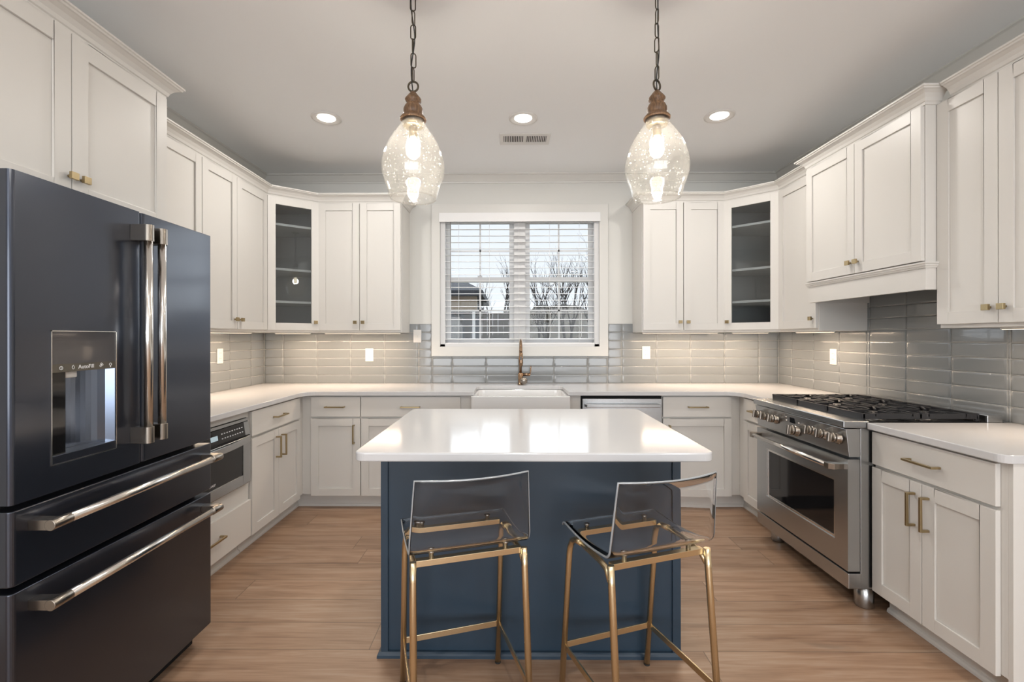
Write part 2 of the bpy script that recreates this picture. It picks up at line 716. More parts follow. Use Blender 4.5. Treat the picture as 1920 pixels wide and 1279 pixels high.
# ------------------------------------------------------------------ room shell
struct(MB().box(XL - 2.5, XR + 2.5, YREAR - 0.2, YB + 0.2, -0.06, 0).build('floor', M_FLOOR))
struct(MB().box(XL - 2.5, XR + 2.5, YREAR - 0.2, YB + 0.2, ZC, ZC + 0.08).build('ceiling', M_CEIL))
# window opening of the back wall
WX0, WX1, WZ0, WZ1 = -0.640, 0.802, 1.245, 2.455
b = MB()
b.box(XL - 0.15, WX0, YB, YB + 0.16, 0, ZC).box(WX1, XR + 0.15, YB, YB + 0.16, 0, ZC)
b.box(WX0, WX1, YB, YB + 0.16, 0, WZ0).box(WX0, WX1, YB, YB + 0.16, WZ1, ZC)
struct(b.build('wall_back', M_WALL))
struct(MB().box(XL - 0.15, XL, -0.3, YB, 0, ZC).build('wall_left', M_WALL))
struct(MB().box(XR, XR + 0.15, -0.3, YB, 0, ZC).build('wall_right', M_WALL))
b = MB()
b.box(XL - 2.5, XL - 2.35, YREAR, -0.3, 0, ZC).box(XL - 2.35, XL - 0.15, -0.3, -0.15, 0, ZC)
struct(b.build('wall_living_left', M_WALL))
b = MB()
b.box(XR + 2.35, XR + 2.5, YREAR, -0.3, 0, ZC).box(XR + 0.15, XR + 2.35, -0.3, -0.15, 0, ZC)
struct(b.build('wall_living_right', M_WALL))
b = MB()
b.box(XL - 2.5, -2.75, YREAR - 0.15, YREAR, 0, ZC).box(2.95, XR + 2.5, YREAR - 0.15, YREAR, 0, ZC)
b.box(-2.75, 2.95, YREAR - 0.15, YREAR, 0, 0.35).box(-2.75, 2.95, YREAR - 0.15, YREAR, 2.5, ZC)
for xx in (-0.9, 1.0):
    b.box(xx, xx + 0.12, YREAR - 0.15, YREAR, 0.35, 2.5)
struct(b.build('wall_rear', M_WALL))

# room crown moulding
cp = [(0, -0.072), (0.010, -0.072), (0.012, -0.062), (0.020, -0.056), (0.032, -0.040), (0.048, -0.022), (0.056, -0.014), (0.062, -0.012), (0.072, -0.010), (0.072, 0), (0, 0)]
cpz = [(o, ZC + z) for o, z in cp]
struct(MB().sweep([(XL, -0.3), (XL, YB), (XR, YB), (XR, -0.3)], cpz, side=1).build('trim_1', M_TRIM))

# window casing (trim_2)
cz0, cz1, cx0, cx1 = 1.159, 2.535, -0.717, 0.879
b = MB()
w = 0.078
for poly in ([(cx0, cz0), (cx1, cz0), (cx1 - w, cz0 + w + 0.01), (cx0 + w, cz0 + w + 0.01)],
             [(cx1, cz0), (cx1, cz1), (cx1 - w, cz1 - w), (cx1 - w, cz0 + w + 0.01)],
             [(cx1, cz1), (cx0, cz1), (cx0 + w, cz1 - w), (cx1 - w, cz1 - w)],
             [(cx0, cz1), (cx0, cz0), (cx0 + w, cz0 + w + 0.01), (cx0 + w, cz1 - w)]):
    b.prism_axis(poly, YB - 0.020, YB, 'y')
struct(b.build('trim_2', M_TRIM, bevel=0.002))

# ------------------------------------------------------------------ window
y0w = YB + 0.075
b = MB()
fy0, fy1 = y0w - 0.01, y0w + 0.05
b.box(WX0, WX0 + 0.045, YB, fy1, WZ0, WZ1).box(WX1 - 0.045, WX1, YB, fy1, WZ0, WZ1)
b.box(WX0, WX1, YB, fy1, WZ0, WZ0 + 0.025).box(WX0, WX1, YB, fy1, WZ1 - 0.03, WZ1)
b.box(0.03, 0.135, fy0 - 0.02, fy1, WZ0, WZ1)
win = struct(b.build('window_1', M_VINYL, bevel=0.002))
for (a0, a1) in ((WX0 + 0.045, 0.03), (0.135, WX1 - 0.045)):
    for (z0, z1, yy) in ((1.84, WZ1 - 0.03, y0w + 0.022), (WZ0 + 0.025, 1.885, y0w)):
        sb = MB()
        st = 0.042
        sb.box(a0, a0 + st, yy, yy + 0.022, z0, z1).box(a1 - st, a1, yy, yy + 0.022, z0, z1)
        sb.box(a0 + st, a1 - st, yy, yy + 0.022, z0, z0 + st).box(a0 + st, a1 - st, yy, yy + 0.022, z1 - st, z1)
        cxm = (a0 + a1) / 2
        czm = (z0 + z1) / 2
        sb.box(cxm - 0.008, cxm + 0.008, yy + 0.006, yy + 0.016, z0 + st, z1 - st)
        sb.box(a0 + st, a1 - st, yy + 0.006, yy + 0.016, czm - 0.008, czm + 0.008)
        so = sb.build('window_sash', M_VINYL, win)
        MB().box(a0 + st, a1 - st, yy + 0.010, yy + 0.012, z0 + st, z1 - st).build('window_pane', M_GLASS, so)
    MB().box((a0 + a1) / 2 - 0.02, (a0 + a1) / 2 + 0.02, y0w - 0.012, y0w + 0.002, 1.885, 1.897).build('sash_lock', M_VINYL, win)

# ------------------------------------------------------------------ blind
bl = thing('window_blind', 'wide white slatted blind hanging open in the window above the sink', 'blind', (0.08, YB + 0.03, WZ0))
bx0, bx1 = WX0 + 0.004 - 0.08, WX1 - 0.004 - 0.08


def lb(x0, x1, y0, y1, z0, z1, nm, m, bev=0.0015):
    return MB().box(x0, x1, y0 - (YB + 0.03), y1 - (YB + 0.03), z0 - WZ0, z1 - WZ0).build(nm, m, bl, bevel=bev)


lb(bx0 - 0.010, bx1 + 0.010, YB - 0.032, YB - 0.021, 2.373, 2.455, 'valance', M_BLIND)
lb(bx0, bx1, YB + 0.002, YB + 0.052, 2.405, 2.452, 'headrail', M_BLIND)
lb(bx0 + 0.005, bx1 - 0.005, YB + 0.004, YB + 0.054, 1.262, 1.282, 'bottom_rail', M_BLIND)
n_sl = 19
sl0 = None
for i in range(n_sl):
    z = 1.317 + i * 0.0588
    if sl0 is None:
        sb = MB()
        pr = []
        for k in range(7):
            t = k / 6 - 0.5
            pr.append((t * 0.05, 0.0025 * (1 - 4 * t * t)))
        prof = pr + [(q[0], q[1] - 0.0028) for q in reversed(pr)]
        sb.prism_axis(prof, bx0 + 0.004, bx1 - 0.004, 'x')
        sl0 = sb.build('slat', M_BLIND, bl)
        s_ = sl0
    else:
        s_ = sl0.copy()
        COL.objects.link(s_)
        s_.parent = bl
    s_.location = (0, 0, z - WZ0)
    s_.rotation_euler = (math.radians(5), 0, 0)
for px in (-0.475, -0.195, 0.075, 0.355, 0.625):
    for dy in (0.003, 0.055):
        MB().cyl((px - 0.08, YB + dy - YB - 0.03, 1.27 - WZ0), (px - 0.08, YB + dy - YB - 0.03, 2.42 - WZ0), 0.0009, 6).build('ladder_cord', M_BLIND, bl)
MB().cyl((-0.545 - 0.08, -0.04, 1.76 - WZ0), (-0.545 - 0.08, -0.04, 2.40 - WZ0), 0.003, 8).build('tilt_wand', mat('wand_grey', (0.25, 0.25, 0.25), 0.3), bl)
for px in (-0.19, 0.36, 0.64):
    MB().tube([(px - 0.08, -0.036, 1.55 - WZ0), (px - 0.08, -0.036, 1.34 - WZ0), (px - 0.10, -0.036, 1.315 - WZ0), (px - 0.105, -0.036, 1.285 - WZ0)], 0.0015, 6).build('pull_cord', M_BLIND, bl)

# ------------------------------------------------------------------ backsplash tiles
TILES = {}


def tile_mesh(bm_, to3d, u0, u1, v0, v1, clip=()):
    """one raised tile with sloping rounded margins; to3d maps (u, v, out)"""
    g = 0.0013
    a0, a1, c0, c1 = u0 + g, u1 - g, v0 + g, v1 - g
    if a1 - a0 < 0.006 or c1 - c0 < 0.006:
        return
    e = min(0.008, (a1 - a0) * 0.3, (c1 - c0) * 0.3)
    e1 = e * 0.45
    rings = [(0, 0.0), (0, 0.0032), (e1, 0.0046), (e, 0.0052)]
    vs = []
    for ins, h in rings:
        ins2 = ins * (1.9 if ins else 1)
        iu = min(ins2, (a1 - a0) * 0.45)
        vs += [to3d(a0 + iu, c0 + ins, h), to3d(a1 - iu, c0 + ins, h), to3d(a1 - iu, c1 - ins, h), to3d(a0 + iu, c1 - ins, h)]
    fs = []
    for i in range(3):
        for k in range(4):
            l = (k + 1) % 4
            fs.append((i * 4 + k, i * 4 + l, i * 4 + 4 + l, i * 4 + 4 + k))
    bm_.add(vs, fs, True)
    bm_.add(vs[12:], [(0, 1, 2, 3)], False)


TP, RH, Z0T = 0.3077, 0.077, 0.914


def tiles(name, label, to3d, regions, origin, pitch=TP):
    """regions: (u0, u1, v0, v1)"""
    root = thing(name, label, 'backsplash')
    gb, tb = MB(), MB()
    for (u0, u1, v0, v1) in regions:
        p = [to3d(u0, v0, 0), to3d(u1, v0, 0), to3d(u1, v1, 0), to3d(u0, v1, 0),
             to3d(u0, v0, 0.0022), to3d(u1, v0, 0.0022), to3d(u1, v1, 0.0022), to3d(u0, v1, 0.0022)]
        gb.add(p, [(3, 2, 1, 0), (4, 5, 6, 7), (0, 1, 5, 4), (1, 2, 6, 5), (2, 3, 7, 6), (3, 0, 4, 7)])
        k = math.floor((u0 - origin) / pitch)
        while origin + k * pitch < u1 - 1e-4:
            a, c = max(u0, origin + k * pitch), min(u1, origin + (k + 1) * pitch)
            r = math.floor((v0 - Z0T) / RH + 1e-4)
            while Z0T + r * RH < v1 - 1e-4:
                d, e_ = max(v0, Z0T + r * RH), min(v1, Z0T + (r + 1) * RH)
                tile_mesh(tb, to3d, a, c, d, e_)
                r += 1
            k += 1
    gb.build('grout', M_GROUT, root)
    t = tb.build('tiles', M_TILE, root, recalc=False)
    return root


TTOP = Z0T + 7 * RH
tiles('tile_backsplash', 'grey glossy tile backsplash running behind the sink and under the window',
      lambda u, v, h: (u, YB - h, v),
      [(XL + 0.008, cx0, Z0T, TTOP), (cx0, cx1, Z0T, cz0), (cx1, XR - 0.008, Z0T, TTOP)], -2.07)
tiles('tile_backsplash', 'grey glossy tile backsplash on the left wall beside the refrigerator',
      lambda u, v, h: (XL + h, YB - u, v),
      [(0.0, YB - 2.06, Z0T, UZ0)], 0.215, 0.304)
tiles('tile_backsplash', 'grey glossy tile backsplash on the right wall behind the gas range',
      lambda u, v, h: (XR - h, YB - u, v),
      [(0.0, YB - 3.205, Z0T, UZ0), (YB - 3.205, YB - 2.29, Z0T, 1.70), (YB - 2.29, YB - 1.55, Z0T, UZ0)], YB - 3.766 - 0.2925 * 2, 0.2925)


# ------------------------------------------------------------------ cabinet pieces (local: x right, -y out of the front, z up)
def shaker(mb, x0, x1, z0, z1, y=-0.020, t=0.019, st=0.058, rec=0.009, panel=True):
    yb = y + t
    mb.box(x0, x0 + st, y, yb, z0, z1).box(x1 - st, x1, y, yb, z0, z1)
    mb.box(x0 + st, x1 - st, y, yb, z0, z0 + st).box(x0 + st, x1 - st, y, yb, z1 - st, z1)
    if panel:
        mb.box(x0 + st, x1 - st, y + rec, yb, z0 + st, z1 - st)


def add_door(root, x0, x1, z0, z1, m=M_CAB, st=0.058, name='door', pane=False):
    b = MB()
    shaker(b, x0, x1, z0, z1, st=st, panel=not pane)
    d = b.build(name, m, root)
    d.modifiers.new('bevel', 'BEVEL')
    bv = d.modifiers['bevel']
    bv.width, bv.segments, bv.limit_method = 0.0013, 2, 'ANGLE'
    if pane:
        MB().box(x0 + st - 0.004, x1 - st + 0.004, -0.012, -0.009, z0 + st - 0.004, z1 - st + 0.004).build('glass_pane', M_CABGLASS, d)
    return d


def add_slab(root, x0, x1, z0, z1, name='drawer'):
    return MB().box(x0, x1, -0.020, -0.001, z0, z1).build(name, M_CAB, root, bevel=0.0018)


def pull(parent, cx, cz, length, vertical, m=M_BRASS, y=-0.020, name='bar_handle'):
    b = MB()
    h, r, so = length / 2, 0.0048, 0.030
    if vertical:
        b.box(cx - r, cx + r, y - so - 2 * r, y - so, cz - h, cz + h)
        for s in (-1, 1):
            b.box(cx - r, cx + r, y - so, y, cz + s * (h - r) - r, cz + s * (h - r) + r)
    else:
        b.box(cx - h, cx + h, y - so - 2 * r, y - so, cz - r, cz + r)
        for s in (-1, 1):
            b.box(cx + s * (h - r) - r, cx + s * (h - r) + r, y - so, y, cz - r, cz + r)
    return b.build(name, m, parent, bevel=0.0008)


def knob(parent, cx, cz, m=M_BRASS, y=-0.020, s=0.0145):
    b = MB()
    b.cyl((cx, y, cz), (cx, y - 0.018, cz), 0.0055, 14)
    b.box(cx - s, cx + s, y - 0.028, y - 0.016, cz - s * 0.9, cz + s * 0.9)
    return b.build('square_knob', m, parent, bevel=0.001)


def base_cabinet(label, origin, rz, w, depth, items, toe=0.075, side_l=False, side_r=False, toe_ext=(0, 0)):
    r = thing('base_cabinet', label, 'cabinet', (origin[0], origin[1], 0), rz, None)
    b = MB().box(0, w, 0.0, depth, 0.112, 0.883)
    b.build('cabinet_body', M_CAB, r, bevel=0.001)
    t = MB().box(toe_ext[0], w + toe_ext[1], toe - 0.008, toe + 0.012, 0, 0.112)
    t.sweep([(toe_ext[0], toe - 0.008), (w + toe_ext[1], toe - 0.008)], [(0, 0), (0.014, 0), (0.013, 0.010), (0.008, 0.018), (0, 0.022)], side=1)
    t.build('toe_kick', M_CAB, r)
    for it in items:
        k = it[0]
        if k == 'drawer':
            _, x0, x1, z0, z1, hz = it
            d = add_slab(r, x0, x1, z0, z1)
            if hz is not None:
                pull(d, (x0 + x1) / 2, hz, 0.15, False)
        elif k == 'door':
            _, x0, x1, z0, z1, hx = it
            d = add_door(r, x0, x1, z0, z1)
            if hx is not None:
                pull(d, hx, 0.585, 0.145, True)
    return r


DZ0, DZ1 = 0.106, 0.703
WZa, WZb = 0.717, 0.872

# back run, left to right (origin = left end of the face frame)
ox = LF
base_cabinet('grey-white base cabinet left of the sink, single door and drawer beside the left corner', (ox, BF), 0, -1.160 - ox, YB - BF - 0.003,
             [('drawer', -1.546 - ox, -1.164 - ox, WZa, WZb, 0.795), ('door', -1.546 - ox, -1.164 - ox, DZ0, DZ1, -1.164 - ox - 0.045)], toe_ext=(-0.066, 0))
ox = -1.160
base_cabinet('wide grey-white base cabinet left of the sink with one broad drawer over two doors', (ox, BF), 0, -0.385 - ox, YB - BF - 0.003,
             [('drawer', -1.156 - ox, -0.389 - ox, WZa, WZb, 0.795), ('door', -1.156 - ox, -0.775 - ox, DZ0, DZ1, 0.340),
              ('door', -0.770 - ox, -0.389 - ox, DZ0, DZ1, 0.425)])
ox = -0.385
r = thing('sink_base_cabinet', 'sink base cabinet with two doors beneath the white farmhouse sink', 'cabinet', (ox, BF, 0))
wS = 0.540 - ox
b = MB()
b.box(0, 0.080, 0, 0.60, 0.112, 0.883).box(wS - 0.080, wS, 0, 0.60, 0.112, 0.883).box(0.08, wS - 0.08, 0, 0.60, 0.112, 0.63)
b.build('cabinet_body', M_CAB, r, bevel=0.001)
b = MB().box(0, wS, 0.067, 0.60, 0, 0.112)
b.sweep([(0, 0.067), (wS, 0.067)], [(0, 0), (0.014, 0), (0.013, 0.010), (0.008, 0.018), (0, 0.022)], side=1)
b.build('toe_kick', M_CAB, r)
for (a, c, hx) in ((0.012, wS / 2 - 0.002, wS / 2 - 0.045), (wS / 2 + 0.002, wS - 0.012, wS / 2 + 0.045)):
    d = add_door(r, a, c, DZ0, 0.625)
    pull(d, hx, 0.52, 0.145, True)
ox = 1.165
base_cabinet('grey-white base cabinet right of the dishwasher with one drawer over one door', (ox, BF), 0, RF - ox, YB - BF - 0.003,
             [('drawer', 1.170 - ox, 1.695 - ox, WZa, WZb, 0.795), ('door', 1.170 - ox, 1.695 - ox, DZ0, DZ1, 0.05)], toe_ext=(0, 0.074))

# left run (front faces +x): local x runs toward +y
oy = 2.885
base_cabinet('white base cabinet on the left wall with a drawer over two doors beside the microwave', (LF, oy), PI / 2, BF - oy, -LF + XL * -1 - 2 * 0 - 0.003 if False else (LF - XL) - 0.003,
             [('drawer', 0.004, 3.552 - oy, WZa, WZb, 0.795), ('door', 0.004, 3.222 - oy, DZ0, DZ1, 3.222 - oy - 0.035),
              ('door', 3.226 - oy, 3.552 - oy, DZ0, DZ1, 3.226 - oy + 0.035)], toe_ext=(0, 0.066))
oy = 2.105
wM = 2.880 - oy
r = thing('microwave_cabinet', 'white base cabinet holding the microwave drawer over one large drawer', 'cabinet', (LF, oy, 0), PI / 2)
b = MB()
dep = LF - XL - 0.003
b.box(0, wM, 0, dep, 0.112, 0.440).box(0, 0.020, 0, dep, 0.440, 0.883).box(wM - 0.020, wM, 0, dep, 0.440, 0.883)
b.box(0.02, wM - 0.02, dep - 0.02, dep, 0.44, 0.883).box(0.02, wM - 0.02, 0, dep, 0.843, 0.883)
b.build('cabinet_body', M_CAB, r, bevel=0.001)
b = MB().box(0, wM, 0.067, dep, 0, 0.112)
b.sweep([(0, 0.067), (wM, 0.067)], [(0, 0), (0.014, 0), (0.013, 0.010), (0.008, 0.018), (0, 0.022)], side=1)
b.build('toe_kick', M_CAB, r)
d = add_slab(r, 0.004, wM - 0.004, 0.110, 0.335)
pull(d, wM / 2, 0.235, 0.16, False)

# right run (front faces -x): local x runs toward -y
base_cabinet('narrow white base cabinet between the right corner and the gas range', (RF, BF), -PI / 2, BF - 3.138, XR - RF - 0.003,
             [('drawer', BF - 3.534, BF - 3.142, WZa, WZb, 0.795), ('door', BF - 3.534, BF - 3.142, DZ0, DZ1, None)], toe_ext=(-0.066, 0))
nr0, nr1 = 2.262, 1.690
nw = nr0 - nr1
r = base_cabinet('white base cabinet at the right end of the range with drawer over two doors', (RF, 2.287), -PI / 2, 2.287 - 1.682, XR - RF - 0.003,
                 [('drawer', 0.003, 0.582, WZa, WZb, 0.795), ('door', 0.003, 0.275, DZ0, DZ1, 0.275 - 0.032), ('door', 0.279, 0.582, DZ0, DZ1, 0.279 + 0.032)])
for ch in r.children_recursive:
    if ch.name.startswith('bar_handle'):
        ch['label'] = 'golden brass bar handle'
b = MB().box(0.6055, 0.623, 0.0, XR - RF - 0.003, 0.0, 0.883)
b.build('end_panel', M_CAB, r, bevel=0.001)

# ------------------------------------------------------------------ countertops
CO = 0.034
b = MB()
R1 = 0.10
xl, yb_, xr = -1.58, 3.588, 1.725


def arc(cx, cy, r, a0, a1, n=8):
    return [(cx + r * math.cos(math.radians(a0 + (a1 - a0) * k / n)), cy + r * math.sin(math.radians(a0 + (a1 - a0) * k / n))) for k in range(n + 1)]


sxa, sxb, syk = -0.285, 0.440, 4.035
poly = [(XL + 0.0005, YB - 0.0005), (XL + 0.0005, 2.06), (xl, 2.06)]
poly += arc(xl + R1, yb_ - R1, R1, 180, 90)
poly += [(sxa, yb_)] + arc(sxa + 0.05, syk - 0.05, 0.05, 180, 90, 6) + arc(sxb - 0.05, syk - 0.05, 0.05, 90, 0, 6) + [(sxb, yb_)]
poly += arc(xr - R1, yb_ - R1, R1, 90, 0)
poly += [(xr, 3.137), (XR - 0.0005, 3.137), (XR - 0.0005, YB - 0.0005)]
b.prism(poly, CT - CO + 0.003, CT)
tag(b.build('countertop', M_QUARTZ, bevel=0.003), 'long white quartz countertop wrapping the left wall, sink wall and right corner', 'countertop')
poly = rounded_rect(1.725, XR - 0.0005, 1.655, 2.288, (0.035, 0, 0, 0))
tag(MB().prism(poly, CT - CO + 0.003, CT).build('countertop', M_QUARTZ, bevel=0.003), 'short white quartz countertop at the right end of the gas range', 'countertop')

# ------------------------------------------------------------------ farmhouse sink
sk = thing('farmhouse_sink', 'white apron-front farmhouse sink under the window', 'sink', (0.0775, 3.80, 0.64))
sx0, sx1, sy0, sy1 = -0.382, 0.378, -0.232, 0.262
b = MB()
outer = rounded_rect(sx0, sx1, sy0, sy1, 0.02, 4)
inner = rounded_rect(sx0 + 0.03, sx1 - 0.03, sy0 + 0.03, sy1 - 0.03, 0.05, 4)
inner2 = rounded_rect(sx0 + 0.045, sx1 - 0.045, sy0 + 0.045, sy1 - 0.045, 0.05, 4)
n = len(outer)
zt = 0.240
vs = [(x, y, 0.0) for x, y in outer] + [(x, y, zt) for x, y in outer] + [(x, y, zt) for x, y in inner] + [(x, y, 0.03) for x, y in inner2]
fs = []
for i in range(n):
    j = (i + 1) % n
    fs += [(i, j, n + j, n + i), (n + i, n + j, 2 * n + j, 2 * n + i), (2 * n + i, 2 * n + j, 3 * n + j, 3 * n + i)]
fs += [tuple(range(n - 1, -1, -1)), tuple(3 * n + k for k in range(n))]
b.add(vs, fs)
b.build('basin', M_SINK, sk, bevel=0.005, seg=3)
MB().lathe([(0.0, 0.032), (0.038, 0.032), (0.042, 0.030)], (0, 0.02, 0), 24).build('drain', M_STEEL, sk)

# ------------------------------------------------------------------ faucet
fa = thing('kitchen_faucet', 'tall bronze gooseneck faucet with side lever behind the sink', 'faucet', (0.086, 4.135, CT))
MB().lathe([(0, 0), (0.026, 0), (0.027, 0.006), (0.021, 0.010), (0.021, 0.100), (0.019, 0.104), (0, 0.104)], n=28).build('body', M_BRONZE, fa)
g = [(0, 0, 0.10), (0, 0, 0.30)]
for k in range(1, 13):
    a = PI * k / 12
    g.append((0, -0.085 + 0.085 * math.cos(a), 0.305 + 0.085 * math.sin(a)))
g.append((0, -0.17, 0.28))
MB().tube(g, 0.0125, 18).build('gooseneck_spout', M_BRONZE, fa)
MB().lathe([(0.013, 0.285), (0.016, 0.280), (0.0175, 0.20), (0.016, 0.175), (0.0, 0.175)], (0, -0.17, 0), 20).build('spray_head', M_BRONZE, fa)
MB().box(-0.004, 0.004, -0.190, -0.185, 0.225, 0.255).build('spray_button', M_BLACK, fa)
hv = MB().cyl((0.018, 0, 0.088), (0.085, 0, 0.088), 0.0135, 20).build('valve', M_BRONZE, fa)
MB().tube([(0.078, 0, 0.085), (0.088, 0, 0.11), (0.092, 0, 0.165)], [0.008, 0.006, 0.005], 10).build('lever', M_BRONZE, fa)
MB().lathe([(0.0, 0), (0.024, 0), (0.030, -0.004), (0.032, -0.016), (0.026, -0.024), (0.0, -0.028)], (0.028, -0.020, 0.036), 28, axis='y').build('round_cap', M_NICKEL, fa)

# ------------------------------------------------------------------ dishwasher
dwx0, dwx1 = 0.540, 1.165
dw = thing('dishwasher', 'stainless steel dishwasher under the counter right of the sink', 'dishwasher', (dwx0, BF, 0))
ww = dwx1 - dwx0
MB().box(0.004, ww - 0.004, 0.004, 0.58, 0.02, 0.874).build('tub', M_DARK, dw)
b = MB().box(0.010, ww - 0.006, -0.026, 0.003, 0.115, 0.858)
b.build('door_panel', M_STEEL, dw, bevel=0.003)
b = MB().tube([(0.035, -0.058, 0.808), (ww - 0.028, -0.058, 0.808)], 0.0125, 4, square=True)
b.box(0.030, 0.045, -0.052, -0.026, 0.797, 0.819).box(ww - 0.038, ww - 0.024, -0.052, -0.026, 0.797, 0.819)
b.build('bar_handle', M_STEEL, dw, bevel=0.004)
MB().box(ww / 2 - 0.012, ww / 2 + 0.012, -0.0272, -0.0262, 0.838, 0.844).build('badge', M_TEXT, dw)
MB().box(0.01, ww - 0.01, 0.03, 0.05, 0, 0.11).build('kick_plate', M_DARK, dw)

# ------------------------------------------------------------------ microwave drawer (local x toward +y, front -y => +x)
mw = thing('microwave_oven', 'stainless microwave drawer with black control strip beside the refrigerator', 'microwave', (LF, 2.125, 0.442), PI / 2)
mwW = 0.735
MB().box(0.003, mwW - 0.003, 0.006, 0.50, 0.004, 0.396).build('housing', M_DARK, mw)
b = MB()
b.box(0.0, 0.008, -0.012, 0.005, 0, 0.398).box(mwW - 0.008, mwW, -0.012, 0.005, 0, 0.398).box(0, mwW, -0.014, 0.005, 0.383, 0.398)
b.build('trim_frame', M_STEEL, mw)
b = MB().prism_axis([(-0.004, 0.302), (-0.030, 0.302), (-0.018, 0.380), (-0.004, 0.380)], 0.010, mwW - 0.060, 'x')
cs = b.build('control_strip', M_BLACK, mw)
MB().prism_axis([(-0.004, 0.302), (-0.030, 0.302), (-0.018, 0.380), (-0.004, 0.380)], mwW - 0.060, mwW - 0.009, 'x').build('strip_end', M_STEEL, mw)
lean = -math.atan2(0.012, 0.078)


def on_strip(x, z):
    t = (z - 0.302) / 0.078
    return (x, -0.030 + 0.012 * t - 0.0012, z)


dsp = MB().box(-0.030, 0.030, -0.0006, 0.0006, -0.013, 0.013).build('display', M_DISPLAY, mw)
dsp.location = on_strip(0.385, 0.340)
dsp.rotation_euler = (lean, 0, 0)
b0 = None
for i in range(9):
    for j in range(2):
        if b0 is None:
            b0 = MB().box(-0.006, 0.006, -0.0004, 0.0004, -0.0025, 0.0025).build('touch_key', M_TEXT, mw)
            k_ = b0
        else:
            k_ = b0.copy()
            COL.objects.link(k_)
            k_.parent = mw
        k_.location = on_strip(0.455 + i * 0.024, 0.328 + j * 0.026)
        k_.rotation_euler = (lean, 0, 0)
# drawer front: steel frame, black window, bowed handle
b = MB()
ww2 = mwW - 0.012
b.box(0.010, 0.090, -0.034, -0.004, 0.012, 0.290).box(mwW - 0.090, mwW - 0.010, -0.034, -0.004, 0.012, 0.290)
b.box(0.090, mwW - 0.090, -0.034, -0.004, 0.012, 0.072).box(0.090, mwW - 0.090, -0.034, -0.004, 0.262, 0.290)
df = b.build('drawer_front', M_STEEL, mw, bevel=0.003)
MB().box(0.088, mwW - 0.088, -0.030, -0.010, 0.070, 0.264).build('window', M_BLACK, df)
text_part('lettering', 'SHARP', 0.018, M_TEXT, df, (0.36, -0.0312, 0.094), (PI / 2, 0, 0))
pts = []
pl = []
for k in range(25):
    t = k / 24
    x = 0.012 + t * (mwW - 0.024)
    bow = 0.045 * math.sin(PI * t) ** 0.7
    pl.append((x, -0.036 - bow))
top = pl + [(x, y + 0.012) for x, y in reversed(pl)]
b = MB().prism(list(reversed(top)), 0.262, 0.298)
b.build('bow_handle', M_STEEL, mw, bevel=0.002)
MB().box(0.012, mwW - 0.012, -0.030, -0.006, 0.292, 0.300).build('vent_gap', M_DARK, mw)

# ------------------------------------------------------------------ wall cabinets
def wall_cabinet(label, origin, rz, w, depth, doors, z0=UZ0, z1=UZ1, dz0=1.390, dz1=2.455, st=0.058, name='wall_cabinet', knobs_z=1.457):
    r = thing(name, label, 'cabinet', (origin[0], origin[1], z0), rz)
    MB().box(0, w, 0, depth, 0, z1 - z0).build('cabinet_body', M_CAB, r, bevel=0.001)
    for x0, x1, kx in doors:
        d = add_door(r, x0, x1, dz0 - z0, dz1 - z0, st=st)
        if kx is not None:
            knob(d, kx, knobs_z - z0)
    return r


# back wall, left of window: x -1.62 .. -0.918
ox = -1.618
wall_cabinet('white two-door wall cabinet left of the window', (ox, UBF), 0, -0.918 - ox, YB - UBF - 0.003,
             [(0.004, -1.272 - ox, -1.272 - ox - 0.030), (-1.267 - ox, -0.924 - ox, -1.267 - ox + 0.030)])
ox = 1.102
wall_cabinet('white two-door wall cabinet right of the window', (ox, UBF), 0, 1.788 - ox, YB - UBF - 0.003,
             [(0.006, 1.441 - ox, 1.441 - ox - 0.030), (1.447 - ox, 1.784 - ox, 1.447 - ox + 0.030)])
# left wall
oy = 2.900
wall_cabinet('white two-door wall cabinet on the left wall beside the glass corner cabinet', (ULF, oy), PI / 2, 3.698 - oy, ULF - XL - 0.003,
             [(0.002, 3.272 - oy - 0.002, 3.272 - oy - 0.032), (3.272 - oy + 0.002, 3.680 - oy, 3.272 - oy + 0.032)])
oy = 2.235
wall_cabinet('white wall cabinet on the left wall half hidden behind the refrigerator cabinet', (ULF, oy), PI / 2, 2.900 - oy, ULF - XL - 0.003,
             [(0.246, 2.896 - oy, None)])
# right wall: single door between corner and hood
wall_cabinet('white single-door wall cabinet between the right glass corner cabinet and the range hood', (URF, 3.655), -PI / 2, 3.655 - 3.20, XR - URF - 0.003,
             [(0.006, 3.655 - 3.205, 3.655 - 3.205 - 0.030)])
wall_cabinet('white two-door wall cabinet at the right end past the range hood', (URF, 2.300), -PI / 2, 2.300 - 1.720, XR - URF - 0.003,
             [(0.002, 0.286, 0.256), (0.290, 0.574, 0.320)])


